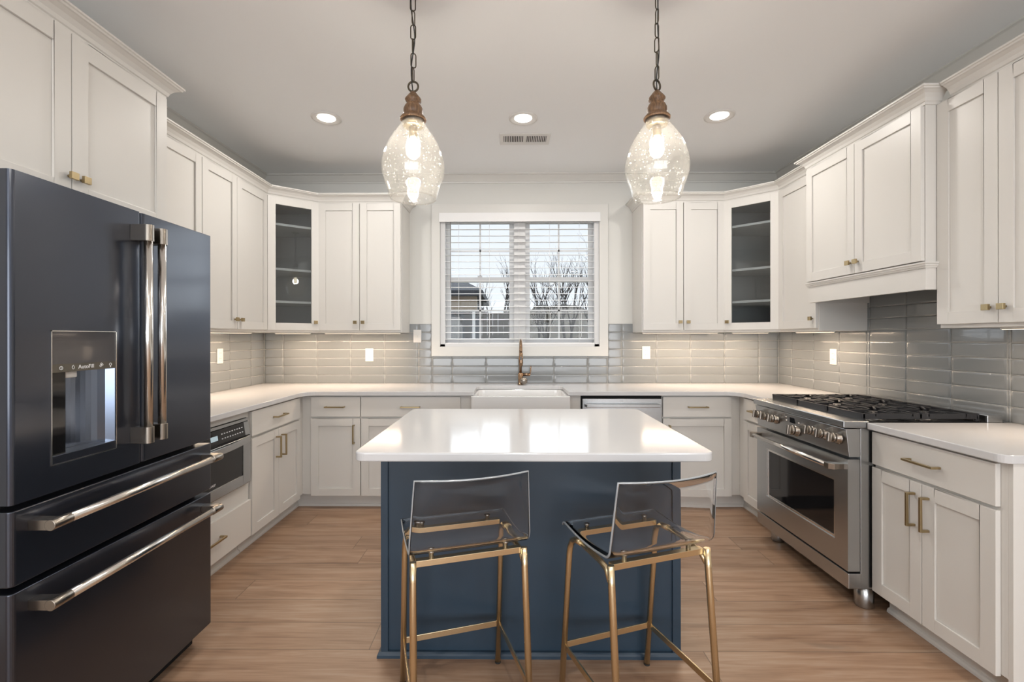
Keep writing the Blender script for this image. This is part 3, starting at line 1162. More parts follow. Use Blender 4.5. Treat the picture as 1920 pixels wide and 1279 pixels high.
def corner_cabinet(label, A, B, poly, walls):
    d = Vector((B[0] - A[0], B[1] - A[1]))
    L_ = d.length
    ang = math.atan2(d.y, d.x)
    r = thing('corner_cabinet', label, 'cabinet', (A[0], A[1], UZ0), ang)
    Rm = Matrix.Rotation(-ang, 2)
    loc = [tuple(Rm @ (Vector(p) - Vector(A))) for p in poly]
    hh = UZ1 - UZ0
    # shell: bottom, top, sides along the polygon; A and B are the first two points in reversed order
    b = MB().prism(loc, 0, 0.018).prism(loc, hh - 0.018, hh)
    # face frame
    b.box(0, 0.050, 0.0005, 0.019, 0.018, hh - 0.018).box(L_ - 0.050, L_, 0.0005, 0.019, 0.018, hh - 0.018)
    b.box(0.05, L_ - 0.05, 0.0005, 0.019, 0.018, 0.06).box(0.05, L_ - 0.05, 0.0005, 0.019, hh - 0.06, hh - 0.018)
    b.build('cabinet_body', M_CAB, r)
    li = MB()
    for (p, q) in walls:
        a_, c_ = Rm @ (Vector(p) - Vector(A)), Rm @ (Vector(q) - Vector(A))
        dd = (c_ - a_).normalized()
        nn = Vector((-dd.y, dd.x)) * 0.012
        pl_ = [tuple(a_), tuple(c_), tuple(c_ + nn), tuple(a_ + nn)]
        li.prism(pl_, 0.018, hh - 0.018)
    ins = [tuple(Vector(p) * 1.0) for p in loc]
    li.prism(ins, 0.0181, 0.021).prism(ins, hh - 0.022, hh - 0.0181)
    li.build('interior_lining', M_INSIDE, r)
    cen = Vector((sum(p[0] for p in loc) / len(loc), sum(p[1] for p in loc) / len(loc)))
    shp = [tuple(cen + (Vector(p) - cen) * 0.93) for p in loc]
    shp = [(x, max(y, 0.024)) for x, y in shp]
    for z in (1.612, 1.876, 2.238):
        MB().prism(shp, z - UZ0, z - UZ0 + 0.018).build('shelf', M_SHELF, r)
    dd_ = add_door(r, 0.006, L_ - 0.006, 1.390 - UZ0, 2.455 - UZ0, pane=True)
    return r, L_, dd_


A, B_ = (ULF, 3.700), (-1.620, UBF)
pl_ = [(-1.620, UBF), (-1.620, YB - 0.003), (XL + 0.003, YB - 0.003), (XL + 0.003, 3.700), (ULF, 3.700)]
r, L_, d = corner_cabinet('left glass-door corner cabinet with three white shelves', A, B_, pl_,
                          [((-1.620, UBF + 0.02), (-1.620, YB - 0.003)), ((-1.620, YB - 0.003), (XL + 0.003, YB - 0.003)), ((XL + 0.003, YB - 0.003), (XL + 0.003, 3.700)), ((XL + 0.003, 3.700), (ULF - 0.02, 3.700))])
knob(d, L_ - 0.036, 1.457 - UZ0)
A, B_ = (1.790, UBF), (URF, 3.657)
pl_ = [(URF, 3.657), (XR - 0.003, 3.657), (XR - 0.003, YB - 0.003), (1.790, YB - 0.003), (1.790, UBF)]
r, L_, d = corner_cabinet('right glass-door corner cabinet with three white shelves', A, B_, pl_,
                          [((URF + 0.02, 3.657), (XR - 0.003, 3.657)), ((XR - 0.003, 3.657), (XR - 0.003, YB - 0.003)), ((XR - 0.003, YB - 0.003), (1.790, YB - 0.003)), ((1.790, YB - 0.003), (1.790, UBF + 0.02))])
knob(d, 0.036, 1.457 - UZ0)

# refrigerator cabinet
oy = 1.230
r = wall_cabinet('deep white two-door cabinet above the dark refrigerator', (-1.640, oy), PI / 2, 2.205 - oy, -1.640 - XL - 0.003,
                 [(0.004, 1.718 - oy, 1.718 - oy - 0.012), (1.722 - oy, 2.200 - oy, 1.722 - oy + 0.035)], z0=1.815, dz0=1.833, knobs_z=1.922, name='refrigerator_cabinet', st=0.066)

# hood cabinet
hx = 2.020
hy0, hy1 = 2.302, 3.198
r = thing('range_hood_cabinet', 'white hood cabinet with two doors and moulded skirt above the gas range', 'range hood', (hx, hy1, 1.56), -PI / 2)
hw = hy1 - hy0
MB().box(0, hw, 0, XR - hx - 0.003, 0.13, UZ1 - 1.56).build('cabinet_body', M_CAB, r, bevel=0.001)
for (a, c, kx) in ((0.004, hw / 2 - 0.002, hw / 2 - 0.030), (hw / 2 + 0.002, hw - 0.004, hw / 2 + 0.030)):
    d = add_door(r, a, c, 1.700 - 1.56, 2.455 - 1.56)
    knob(d, kx, 1.765 - 1.56)
b = MB()
b.box(0.0, hw, 0.0, 0.019, 0, 0.108).box(0, 0.019, 0.019, 0.395, 0, 0.108).box(hw - 0.019, hw, 0.019, 0.395, 0, 0.108)
b.build('skirt', M_CAB, r, bevel=0.001)
b = MB().sweep([(0, 0.395), (0, 0), (hw, 0), (hw, 0.395)], [(-0.001, 0.106), (0.006, 0.106), (0.008, 0.113), (0.012, 0.116), (0.013, 0.124), (0.018, 0.127), (0.018, 0.134), (-0.001, 0.134)], side=1)
b.build('skirt_moulding', M_CAB, r)
MB().box(0.02, hw - 0.02, 0.02, 0.39, 0.09, 0.128).build('hood_liner', M_STEELD, r)

# cabinet crown mouldings
pf = [(0, 2.458), (0.006, 2.458), (0.008, 2.470), (0.013, 2.474), (0.018, 2.488), (0.030, 2.504), (0.046, 2.514), (0.053, 2.516), (0.056, 2.522), (0.062, 2.524), (0.062, 2.532), (0, 2.532)]
t_ = 0.021
pathL = [(ULF, 2.262), (ULF, 3.700), (-1.620, UBF), (-0.918, UBF), (-0.918, YB - 0.004)]
b = MB().sweep(pathL, pf, side=1)
tag(b.build('crown_moulding', M_CAB), 'white crown moulding along the wall cabinets left of the window', 'moulding')
pathR = [(1.102, YB - 0.004), (1.102, UBF), (1.790, UBF), (URF, 3.657), (URF, 3.265)]
b = MB().sweep(pathR, pf, side=1)
tag(b.build('crown_moulding', M_CAB), 'white crown moulding along the corner wall cabinets right of the window', 'moulding')
pathF = [(-1.640, 1.231), (-1.640, 2.205), (-2.185, 2.205)]
pf2 = [(o, z) for o, z in pf]
tag(MB().sweep(pathF, pf2, side=1).build('crown_moulding', M_CAB), 'white crown moulding on top of the refrigerator cabinet', 'moulding')
pathH = [(XR - 0.08, hy1), (hx, hy1), (hx, hy0), (URF + 0.001 - 0.002, hy0)]
tag(MB().sweep([(URF + 0.03, hy1), (hx, hy1), (hx, hy0), (URF - 0.0, hy0)], pf, side=1).build('crown_moulding', M_CAB), 'white crown moulding stepping forward over the range hood cabinet', 'moulding')
tag(MB().sweep([(URF, hy0 - 0.066), (URF, 1.720), (XR - 0.075, 1.720)], pf, side=1).build('crown_moulding', M_CAB), 'white crown moulding on the right end wall cabinet nearest the viewer', 'moulding')
MBt = None

# ------------------------------------------------------------------ under-cabinet lights
def led_bar(label, x0, x1, y0, y1, power):
    cx, cy = (x0 + x1) / 2, (y0 + y1) / 2
    r = thing('under_cabinet_light', label, 'light', (cx, cy, UZ0 - 0.012))
    MB().box(x0 - cx, x1 - cx, y0 - cy, y1 - cy, 0.003, 0.0115).build('housing', M_PLATE, r)
    MB().box(x0 - cx + 0.004, x1 - cx - 0.004, y0 - cy + 0.004, y1 - cy - 0.004, 0.001, 0.003).build('diffuser', M_LEDSTRIP, r)
    area_light('led_bar_light', (0, 0, -0.001), (0, 0, 0), x1 - x0, y1 - y0, power, WARM, parent=r)


led_bar('thin light bar under the two-door wall cabinet left of the window', -1.60, -0.95, 4.02, 4.05, 5.2)
led_bar('thin light bar under the two-door wall cabinet right of the window', 1.13, 1.77, 4.02, 4.05, 5.2)
led_bar('thin light bar under the left glass corner cabinet', -2.02, -1.72, 4.00, 4.03, 2.8)
led_bar('thin light bar under the right glass corner cabinet', 1.89, 2.19, 4.00, 4.03, 2.8)
led_bar('thin light bar under the wall cabinets on the left wall', -2.05, -2.02, 2.95, 3.65, 4.8)
led_bar('thin light bar under the single-door wall cabinet right of the corner', 2.19, 2.22, 3.23, 3.63, 3.4)
led_bar('thin light bar under the wall cabinet at the far right end', 2.19, 2.22, 1.75, 2.12, 2.4)

# ------------------------------------------------------------------ outlets and switch
def wall_plate(label, name, loc, rz, kind):
    r = thing(name, label, 'switch' if kind == 'switch' else 'outlet', loc, rz)
    MB().box(-0.036, 0.036, -0.006, 0, -0.058, 0.058).build('cover_plate', M_PLATE, r, bevel=0.002)
    if kind == 'switch':
        MB().box(-0.006, 0.006, -0.012, -0.006, -0.012, 0.010).build('toggle', M_PLATE, r, bevel=0.001)
    else:
        for s in (-1, 1):
            o = MB().prism_axis(rounded_rect(-0.016, 0.016, s * 0.021 - 0.014, s * 0.021 + 0.014, 0.008, 4), -0.0075, -0.006, 'y').build('socket', M_PLATE, r)
            bb = MB()
            for q in (-0.006, 0.006):
                bb.box(q - 0.001, q + 0.001, -0.0079, -0.0074, s * 0.021 - 0.001, s * 0.021 + 0.007)
            bb.build('slots', M_DARK, o)
    MB().lathe([(0, -0.0072), (0.0025, -0.0070), (0.003, -0.006)], (0, 0, 0), 10, axis='y').build('screw', M_PLATE, r)
    return r


to = 0.0054
wall_plate('white toggle switch plate on the tile left of the window casing', 'light_switch', (-0.846, YB - to, 1.342), 0, 'switch')
wall_plate('white outlet on the backsplash left of the sink below the switch', 'wall_outlet', (-1.283, YB - to, 1.172), 0, 'outlet')
wall_plate('white outlet on the backsplash right of the window', 'wall_outlet', (1.223, YB - to, 1.190), 0, 'outlet')
wall_plate('white outlet on the right wall backsplash behind the range', 'wall_outlet', (XR - to, 3.530, 1.182), -PI / 2, 'outlet')
wall_plate('white outlet on the left wall backsplash beside the refrigerator', 'wall_outlet', (XL + to, 3.600, 1.187), PI / 2, 'outlet')

# ------------------------------------------------------------------ refrigerator (local x toward +y, front faces +x)
FX, FY0, FY1 = -1.315, 1.222, 2.048
fr = thing('refrigerator', 'large dark navy stainless french-door refrigerator with steel bar handles', 'refrigerator', (FX, FY0, 0), PI / 2)
FW = FY1 - FY0
MB().box(0.008, FW - 0.008, 0.065, 0.86, 0.03, 1.755).build('case', M_FRSIDE, fr, bevel=0.004)
MB().box(0.02, FW - 0.02, 0.07, 0.12, 0.0, 0.06).build('kick_grille', M_DARK, fr)
SEAM = 1.658 - FY0


def fr_panel(nm, x0, x1, z0, z1, m=M_FRIDGE):
    b = MB()
    b.prism(rounded_rect(x0, x1, 0.0, 0.060, (0.014, 0.006, 0, 0), 5), z0, z1)
    return b.build(nm, m, fr, bevel=0.003, seg=3)


def fr_slab(nm, poly, z0, z1):
    return None


# left door with a recess for the dispenser
dx0, dx1, dz0, dz1 = 1.330 - FY0, 1.553 - FY0, 0.960, 1.350
az1 = 1.228
b = MB()
lf = 0.0
zs0, zs1 = 0.885, 1.775
outl = rounded_rect(0.0, SEAM - 0.003, 0.0, 0.060, (0.012, 0.006, 0, 0), 5)
b.prism(outl, zs0, dz0)
b.prism(outl, dz1, zs1)
b.prism(rounded_rect(0.0, dx0, 0.0, 0.060, (0.012, 0, 0, 0), 5), dz0, dz1)
b.prism(rounded_rect(dx1, SEAM - 0.003, 0.0, 0.060, (0, 0.006, 0, 0), 5), dz0, dz1)
ld = b.build('left_door', M_FRIDGE, fr)
fr_panel('right_door', SEAM + 0.003, FW, 0.885, 1.775)
d1 = fr_panel('upper_drawer', 0, FW, 0.668, 0.868)
d2 = fr_panel('lower_drawer', 0, FW, 0.080, 0.650)
# dispenser
b = MB()
fr_t = 0.004
b.box(dx0, dx0 + 0.003, -0.002, 0.060, dz0, dz1).box(dx1 - 0.003, dx1, -0.002, 0.060, dz0, dz1)
b.box(dx0, dx1, -0.002, 0.060, dz1 - 0.003, dz1).box(dx0, dx1, -0.002, 0.060, dz0, dz0 + 0.002)
b.build('dispenser_rim', M_CHROME, ld)
MB().box(dx0 + 0.003, dx1 - 0.003, 0.0005, 0.055, 1.252, dz1 - 0.003).build('dispenser_panel', M_PANELG, ld)
st_ = MB().box(dx0 + 0.003, dx1 - 0.003, -0.001, 0.055, az1, 1.252).build('control_strip', M_STRIP, ld)
text_part('lettering', 'AutoFill', 0.017, M_TEXT, st_, ((dx0 + dx1) / 2, -0.0014, 1.240), (PI / 2, 0, 0))
for xx, kind in ((dx0 + 0.030, 'ring'), (dx0 + 0.068, 'drop'), (dx1 - 0.058, 'rings'), (dx1 - 0.024, 'bulb')):
    bb = MB()
    z_ = 1.240
    if kind == 'ring':
        bb.tube([(xx + 0.005 * math.cos(a * PI / 6), -0.0014, z_ + 0.005 * math.sin(a * PI / 6)) for a in range(12)], 0.0009, 6, closed=True)
        bb.box(xx - 0.0006, xx + 0.0006, -0.0018, -0.001, z_ - 0.003, z_ + 0.003)
    elif kind == 'drop':
        bb.tube([(xx, -0.0014, z_ + 0.007), (xx + 0.0035, -0.0014, z_ + 0.001), (xx + 0.003, -0.0014, z_ - 0.003), (xx, -0.0014, z_ - 0.005), (xx - 0.003, -0.0014, z_ - 0.003), (xx - 0.0035, -0.0014, z_ + 0.001)], 0.0008, 6, closed=True)
    elif kind == 'rings':
        for ox_, oz_ in ((-0.003, -0.001), (0.003, 0.002), (0.0, 0.005)):
            bb.tube([(xx + ox_ + 0.003 * math.cos(a * PI / 5), -0.0014, z_ + oz_ + 0.003 * math.sin(a * PI / 5)) for a in range(10)], 0.0008, 6, closed=True)
    else:
        bb.tube([(xx + 0.004 * math.cos(a * PI / 6), -0.0014, z_ + 0.002 + 0.004 * math.sin(a * PI / 6)) for a in range(12)], 0.0008, 6, closed=True)
        bb.box(xx - 0.0015, xx + 0.0015, -0.0018, -0.001, z_ - 0.007, z_ - 0.003)
    bb.build('icon', M_TEXT, st_)
# alcove: curved metallic niche with a glossy black side panel
b = MB()
ap = []
for k in range(17):
    t = k / 16
    ap.append((dx0 + 0.003 + t * (dx1 - dx0 - 0.006), 0.012 + 0.050 * math.sin(PI * min(1, t * 1.05)) ** 0.5 if 0 < t < 1 else 0.002))
inner = ap
outer_ = [(x, 0.064) for x, y in reversed(ap)]
b.prism(list(reversed(inner + outer_)), dz0 + 0.028, az1, smooth=False)
b.build('alcove', M_ALCOVE, ld, smooth=False)
MB().box(dx0 + 0.003, dx0 + 0.055, 0.010, 0.014, dz0 + 0.028, az1).build('alcove_side_panel', M_BLACK, ld)
MB().box(dx0 + 0.003, dx1 - 0.003, 0.0, 0.060, dz0 + 0.002, dz0 + 0.028).build('drip_tray', M_FRIDGE, ld, bevel=0.002)
MB().box(dx0 + 0.060, dx0 + 0.100, 0.016, 0.050, az1 - 0.020, az1).build('nozzle', M_PLATE, ld, bevel=0.003)
# vertical door handles
for (hy, par) in ((1.626 - FY0, ld), (1.690 - FY0, [c for c in fr.children if c.name.startswith('right_door')][0])):
    b = MB().cyl((hy, -0.052, 0.99), (hy, -0.052, 1.70), 0.0135, 24)
    h = b.build('door_handle', M_CHROME, par)
    for (za, zb) in ((1.665, 1.722), (0.962, 1.019)):
        bb = MB().prism(rounded_rect(hy - 0.0165, hy + 0.0165, -0.068, 0.0, (0.015, 0.015, 0, 0), 6), za, zb)
        bb.build('handle_bracket', M_NICKEL, h, bevel=0.001)
# drawer handles
for (zz, par) in ((0.818, d1), (0.600, d2)):
    b = MB().cyl((0.065, -0.062, zz), (FW - 0.062, -0.062, zz), 0.0135, 24)
    h = b.build('drawer_handle', M_CHROME, par)
    for (xa, xb) in ((0.042, 0.100), (FW - 0.092, FW - 0.034)):
        bb = MB()
        s = 1 if xa < 0.2 else -1
        bb.tube([(xa, -0.062, zz), (xb, -0.062, zz)], 0.0152, 24)
        xm = xa + 0.018 if s > 0 else xb - 0.018
        bb.box(xm - 0.017, xm + 0.017, -0.062, 0.0, zz - 0.014, zz + 0.014)
        bb.build('handle_bracket', M_NICKEL, h, bevel=0.001)

# ------------------------------------------------------------------ gas range (local x toward -y, front faces -x)
RY0, RY1 = 3.135, 2.290
RX = 1.638
rg = thing('gas_range', 'stainless steel professional gas range with black grates and six burners', 'range', (RX, RY0, 0), -PI / 2)
RW = RY0 - RY1
RD = XR - RX - 0.010
MB().box(0.004, RW - 0.004, 0.060, RD, 0.105, 0.885).build('body', M_STEEL, rg, bevel=0.002)
b = MB().box(0.0, RW, -0.025, 0.100, 0.888, 0.922)
b.box(0.0, RW, 0.100, RD, 0.888, 0.912)
b.build('cooktop', M_STEEL, rg, bevel=0.004)
MB().box(0.020, RW - 0.020, 0.085, RD - 0.115, 0.9125, 0.916).build('burner_pan', M_BLACK, rg)
b = MB().prism_axis([(-0.012, 0.882), (0.058, 0.882), (0.058, 0.746), (0.004, 0.746)], 0.002, RW - 0.002, 'x')
cpn = b.build('control_panel', M_STEEL, rg, bevel=0.002)
od = MB()
gz0, gz1, gx0, gx1 = 0.327, 0.604, RY0 - 3.002, RY0 - 2.400
od.box(0.003, gx0 - 0.014, -0.002, 0.056, 0.190, 0.734).box(gx1 + 0.014, RW - 0.003, -0.002, 0.056, 0.190, 0.734)
od.box(gx0 - 0.014, gx1 + 0.014, -0.002, 0.056, 0.190, gz0 - 0.014).box(gx0 - 0.014, gx1 + 0.014, -0.002, 0.056, gz1 + 0.014, 0.734)
odo = od.build('oven_door', M_STEEL, rg)
b = MB()
for (a0, a1, c0, c1) in ((gx0 - 0.014, gx0, gz0 - 0.014, gz1 + 0.014), (gx1, gx1 + 0.014, gz0 - 0.014, gz1 + 0.014), (gx0, gx1, gz0 - 0.014, gz0), (gx0, gx1, gz1, gz1 + 0.014)):
    b.box(a0, a1, 0.004, 0.02, c0, c1)
b.build('window_trim', M_CHROME, odo, bevel=0.001)
MB().box(gx0, gx1, 0.008, 0.018, gz0, gz1).build('oven_window', M_BLACK, odo)
b = MB()
hz = 0.692
b.tube([(0.060, -0.058, hz), (RW - 0.060, -0.058, hz)], 0.013, 20)
h = b.build('oven_handle', M_CHROME, odo)
for s, xe in ((1, 0.030), (-1, RW - 0.030)):
    bb = MB()
    bb.add([(xe, -0.002, hz - 0.013), (xe + s * 0.03, -0.002, hz - 0.013), (xe + s * 0.045, -0.045, hz - 0.014), (xe + s * 0.045, -0.071, hz - 0.014), (xe + s * 0.012, -0.071, hz - 0.014), (xe - s * 0.004, -0.050, hz - 0.014),
            (xe, -0.002, hz + 0.013), (xe + s * 0.03, -0.002, hz + 0.013), (xe + s * 0.045, -0.045, hz + 0.014), (xe + s * 0.045, -0.071, hz + 0.014), (xe + s * 0.012, -0.071, hz + 0.014), (xe - s * 0.004, -0.050, hz + 0.014)],
           [(0, 1, 2, 3, 4, 5), (11, 10, 9, 8, 7, 6), (0, 1, 7, 6), (1, 2, 8, 7), (2, 3, 9, 8), (3, 4, 10, 9), (4, 5, 11, 10), (5, 0, 6, 11)])
    bb.build('handle_bracket', M_NICKEL, h, bevel=0.001)
MB().box(0.002, RW - 0.002, 0.0, 0.062, 0.105, 0.180).build('kick_panel', M_STEEL, rg, bevel=0.003)
l0 = None
for lx, ly in ((0.050, 0.110), (RW - 0.050, 0.110), (0.05, RD - 0.08), (RW - 0.05, RD - 0.08)):
    MB().lathe([(0, 0), (0.038, 0), (0.041, 0.005), (0.041, 0.078), (0.038, 0.082), (0.038, 0.106), (0, 0.106)], (lx, ly, 0), 32).build('leg', M_STEEL, rg)
# knobs on the slanted panel
slant = math.atan2(0.016, 0.136)


def panel_y(z):
    return -0.012 + (0.882 - z) * 0.016 / 0.136


for (yy, zz, rr) in ((3.068, 0.826, 0.0245), (2.985, 0.826, 0.0245), (2.900, 0.826, 0.0245), (2.700, 0.795, 0.029), (2.540, 0.826, 0.0245), (2.448, 0.826, 0.0245), (2.352, 0.826, 0.0245)):
    kx = RY0 - yy
    y0_ = panel_y(zz)
    b = MB().lathe([(0, 0), (rr + 0.006, 0), (rr + 0.006, -0.004), (rr, -0.006), (rr, -0.020), (rr - 0.002, -0.021), (rr - 0.002, -0.024), (rr, -0.025), (rr, -0.036), (rr * 0.8, -0.039), (0, -0.039)], (0, 0, 0), 28, axis='y')
    o = b.build('control_knob', M_NICKEL, rg)
    o.location = (kx, y0_ + 0.001, zz)
    o.rotation_euler = (-slant, 0, 0)
    g2 = MB().box(-0.008, 0.008, -0.058, -0.036, -rr * 0.95, rr * 0.95).build('knob_grip', M_NICKEL, o, bevel=0.003)
dsp = MB().box(RY0 - 2.755, RY0 - 2.71, panel_y(0.845) - 0.002, panel_y(0.845) + 0.004, 0.832, 0.862).build('clock_display', M_BLACK, rg)
for (yy, zz) in ((2.79, 0.858), (2.79, 0.838), (2.67, 0.842)):
    MB().lathe([(0, -0.006), (0.004, -0.005), (0.005, 0.003)], (RY0 - yy, panel_y(zz), zz), 12, axis='y').build('button', M_CHROME, rg)
# back guard
b = MB().box(0.0, RW, RD - 0.105, RD - 0.030, 0.912, 0.950)
b.build('back_guard', M_STEEL, rg, bevel=0.003)
# burners and grates
gx_a, gx_b = 0.022, RW - 0.022
gy_a, gy_b = 0.088, RD - 0.120
gw = (gx_b - gx_a) / 3
bur = None
for i in range(3):
    for j in range(2):
        cx_, cy_ = gx_a + gw * (i + 0.5), gy_a + (gy_b - gy_a) * (0.27 + 0.46 * j)
        b = MB().lathe([(0, 0), (0.052, 0), (0.050, 0.010), (0.036, 0.012), (0.036, 0.018), (0, 0.020)], (0, 0, 0), 24)
        if bur is None:
            bur = b.build('burner', M_STEELD, rg)
            MB().lathe([(0, 0.018), (0.034, 0.018), (0.034, 0.025), (0.028, 0.028), (0, 0.028)], n=24).build('burner_cap', M_IRON, bur)
            bb_ = bur
        else:
            bb_ = copy_tree(bur, rg)
        bb_.location = (cx_, cy_, 0.9162)
gr0 = None
for i in range(3):
    if gr0 is None:
        b = MB()
        a, c = 0.003, gw - 0.003
        dpt = gy_b - gy_a
        t = 0.0055
        zt0, zt1 = 0.022, 0.036
        b.box(a, c, 0, 2 * t, 0.004, zt1).box(a, c, dpt - 2 * t, dpt, 0.004, zt1)
        b.box(a, a + 2 * t, 0, dpt, 0.010, zt1).box(c - 2 * t, c, 0, dpt, 0.010, zt1)
        b.box(a, c, dpt / 2 - t, dpt / 2 + t, 0.012, zt1)
        for jj in range(2):
            cy_ = dpt * (0.27 + 0.46 * jj)
            cx_ = gw / 2
            for q in (-1, 1):
                b.box(cx_ - t * 0.8, cx_ + t * 0.8, cy_ + q * 0.030, cy_ + q * dpt * 0.235, zt0, zt1 + 0.003)
                b.box(cx_ + q * 0.030, cx_ + q * (gw / 2 - 0.008), cy_ - t * 0.8, cy_ + t * 0.8, zt0, zt1 + 0.003)
                for p_ in (-1, 1):
                    b.tube([(cx_ + q * 0.034, cy_ + p_ * 0.034, zt1 - 0.004), (cx_ + q * (gw / 2 - 0.012), cy_ + p_ * dpt * 0.16, zt1 - 0.004)], t * 0.85, square=True)
            for p_ in (-0.16, 0.16):
                b.box(a, a + gw * 0.26, cy_ + p_ * dpt - t * 0.7, cy_ + p_ * dpt + t * 0.7, zt0, zt1)
                b.box(c - gw * 0.26, c, cy_ + p_ * dpt - t * 0.7, cy_ + p_ * dpt + t * 0.7, zt0, zt1)
        for fx_ in (a + 0.008, c - 0.008):
            for fy_ in (0.008, dpt - 0.008):
                b.box(fx_ - 0.006, fx_ + 0.006, fy_ - 0.006, fy_ + 0.006, 0, 0.012)
        gr0 = b.build('grate', M_IRON, rg, bevel=0.0012)
        g_ = gr0
    else:
        g_ = gr0.copy()
        COL.objects.link(g_)
        g_.parent = rg
    g_.location = (gx_a + gw * i, gy_a, 0.9166)

# ------------------------------------------------------------------ island
IX0, IX1, IY0, IY1 = -0.542, 0.704, 1.950, 2.695
isl = thing('kitchen_island', 'dark blue painted kitchen island base in the middle of the floor', 'island', ((IX0 + IX1) / 2, (IY0 + IY1) / 2, 0))
icx, icy = (IX0 + IX1) / 2, (IY0 + IY1) / 2
b = MB().box(IX0 + 0.006 - icx, IX1 - 0.006 - icx, IY0 + 0.010 - icy, IY1 - icy, 0.0, 0.8815)
b.build('cabinet_body', M_BLUE, isl)
for (a, c) in ((IX0, IX0 + 0.030), (IX1 - 0.034, IX1)):
    MB().box(a - icx, c - icx, IY0 - icy, IY0 + 0.045 - icy, 0.0, 0.8815).build('corner_stile', M_BLUE, isl, bevel=0.0015)
b = MB().sweep([(IX0 - icx, IY1 - icy), (IX0 - icx, IY0 - icy), (IX1 - icx, IY0 - icy), (IX1 - icx, IY1 - icy)],
               [(-0.012, 0), (0.014, 0), (0.013, 0.012), (0.008, 0.018), (0.003, 0.022), (-0.012, 0.022)], side=1)
b.build('shoe_moulding', M_BLUE, isl)
for (a, c) in ((-0.515, 0.08), (0.085, 0.675)):
    bb = MB()
    shaker(bb, -c + 0.08 - 0, -a + 0.08 - 0, 0.11, 0.70, y=0.0)
    o = bb.build('door', M_BLUE, isl, bevel=0.001)
    o.rotation_euler = (0, 0, PI)
    o.location = (0, IY1 - icy + 0.0, 0)
    # doors face the sink side
it = MB().prism(rounded_rect(-0.569, 0.733, 1.680, 2.721, 0.042, 8), 0.882, CT + 0.001)
tag(it.build('island_countertop', M_QUARTZ, bevel=0.006, seg=4), 'large white quartz slab with rounded corners on the blue island', 'countertop')


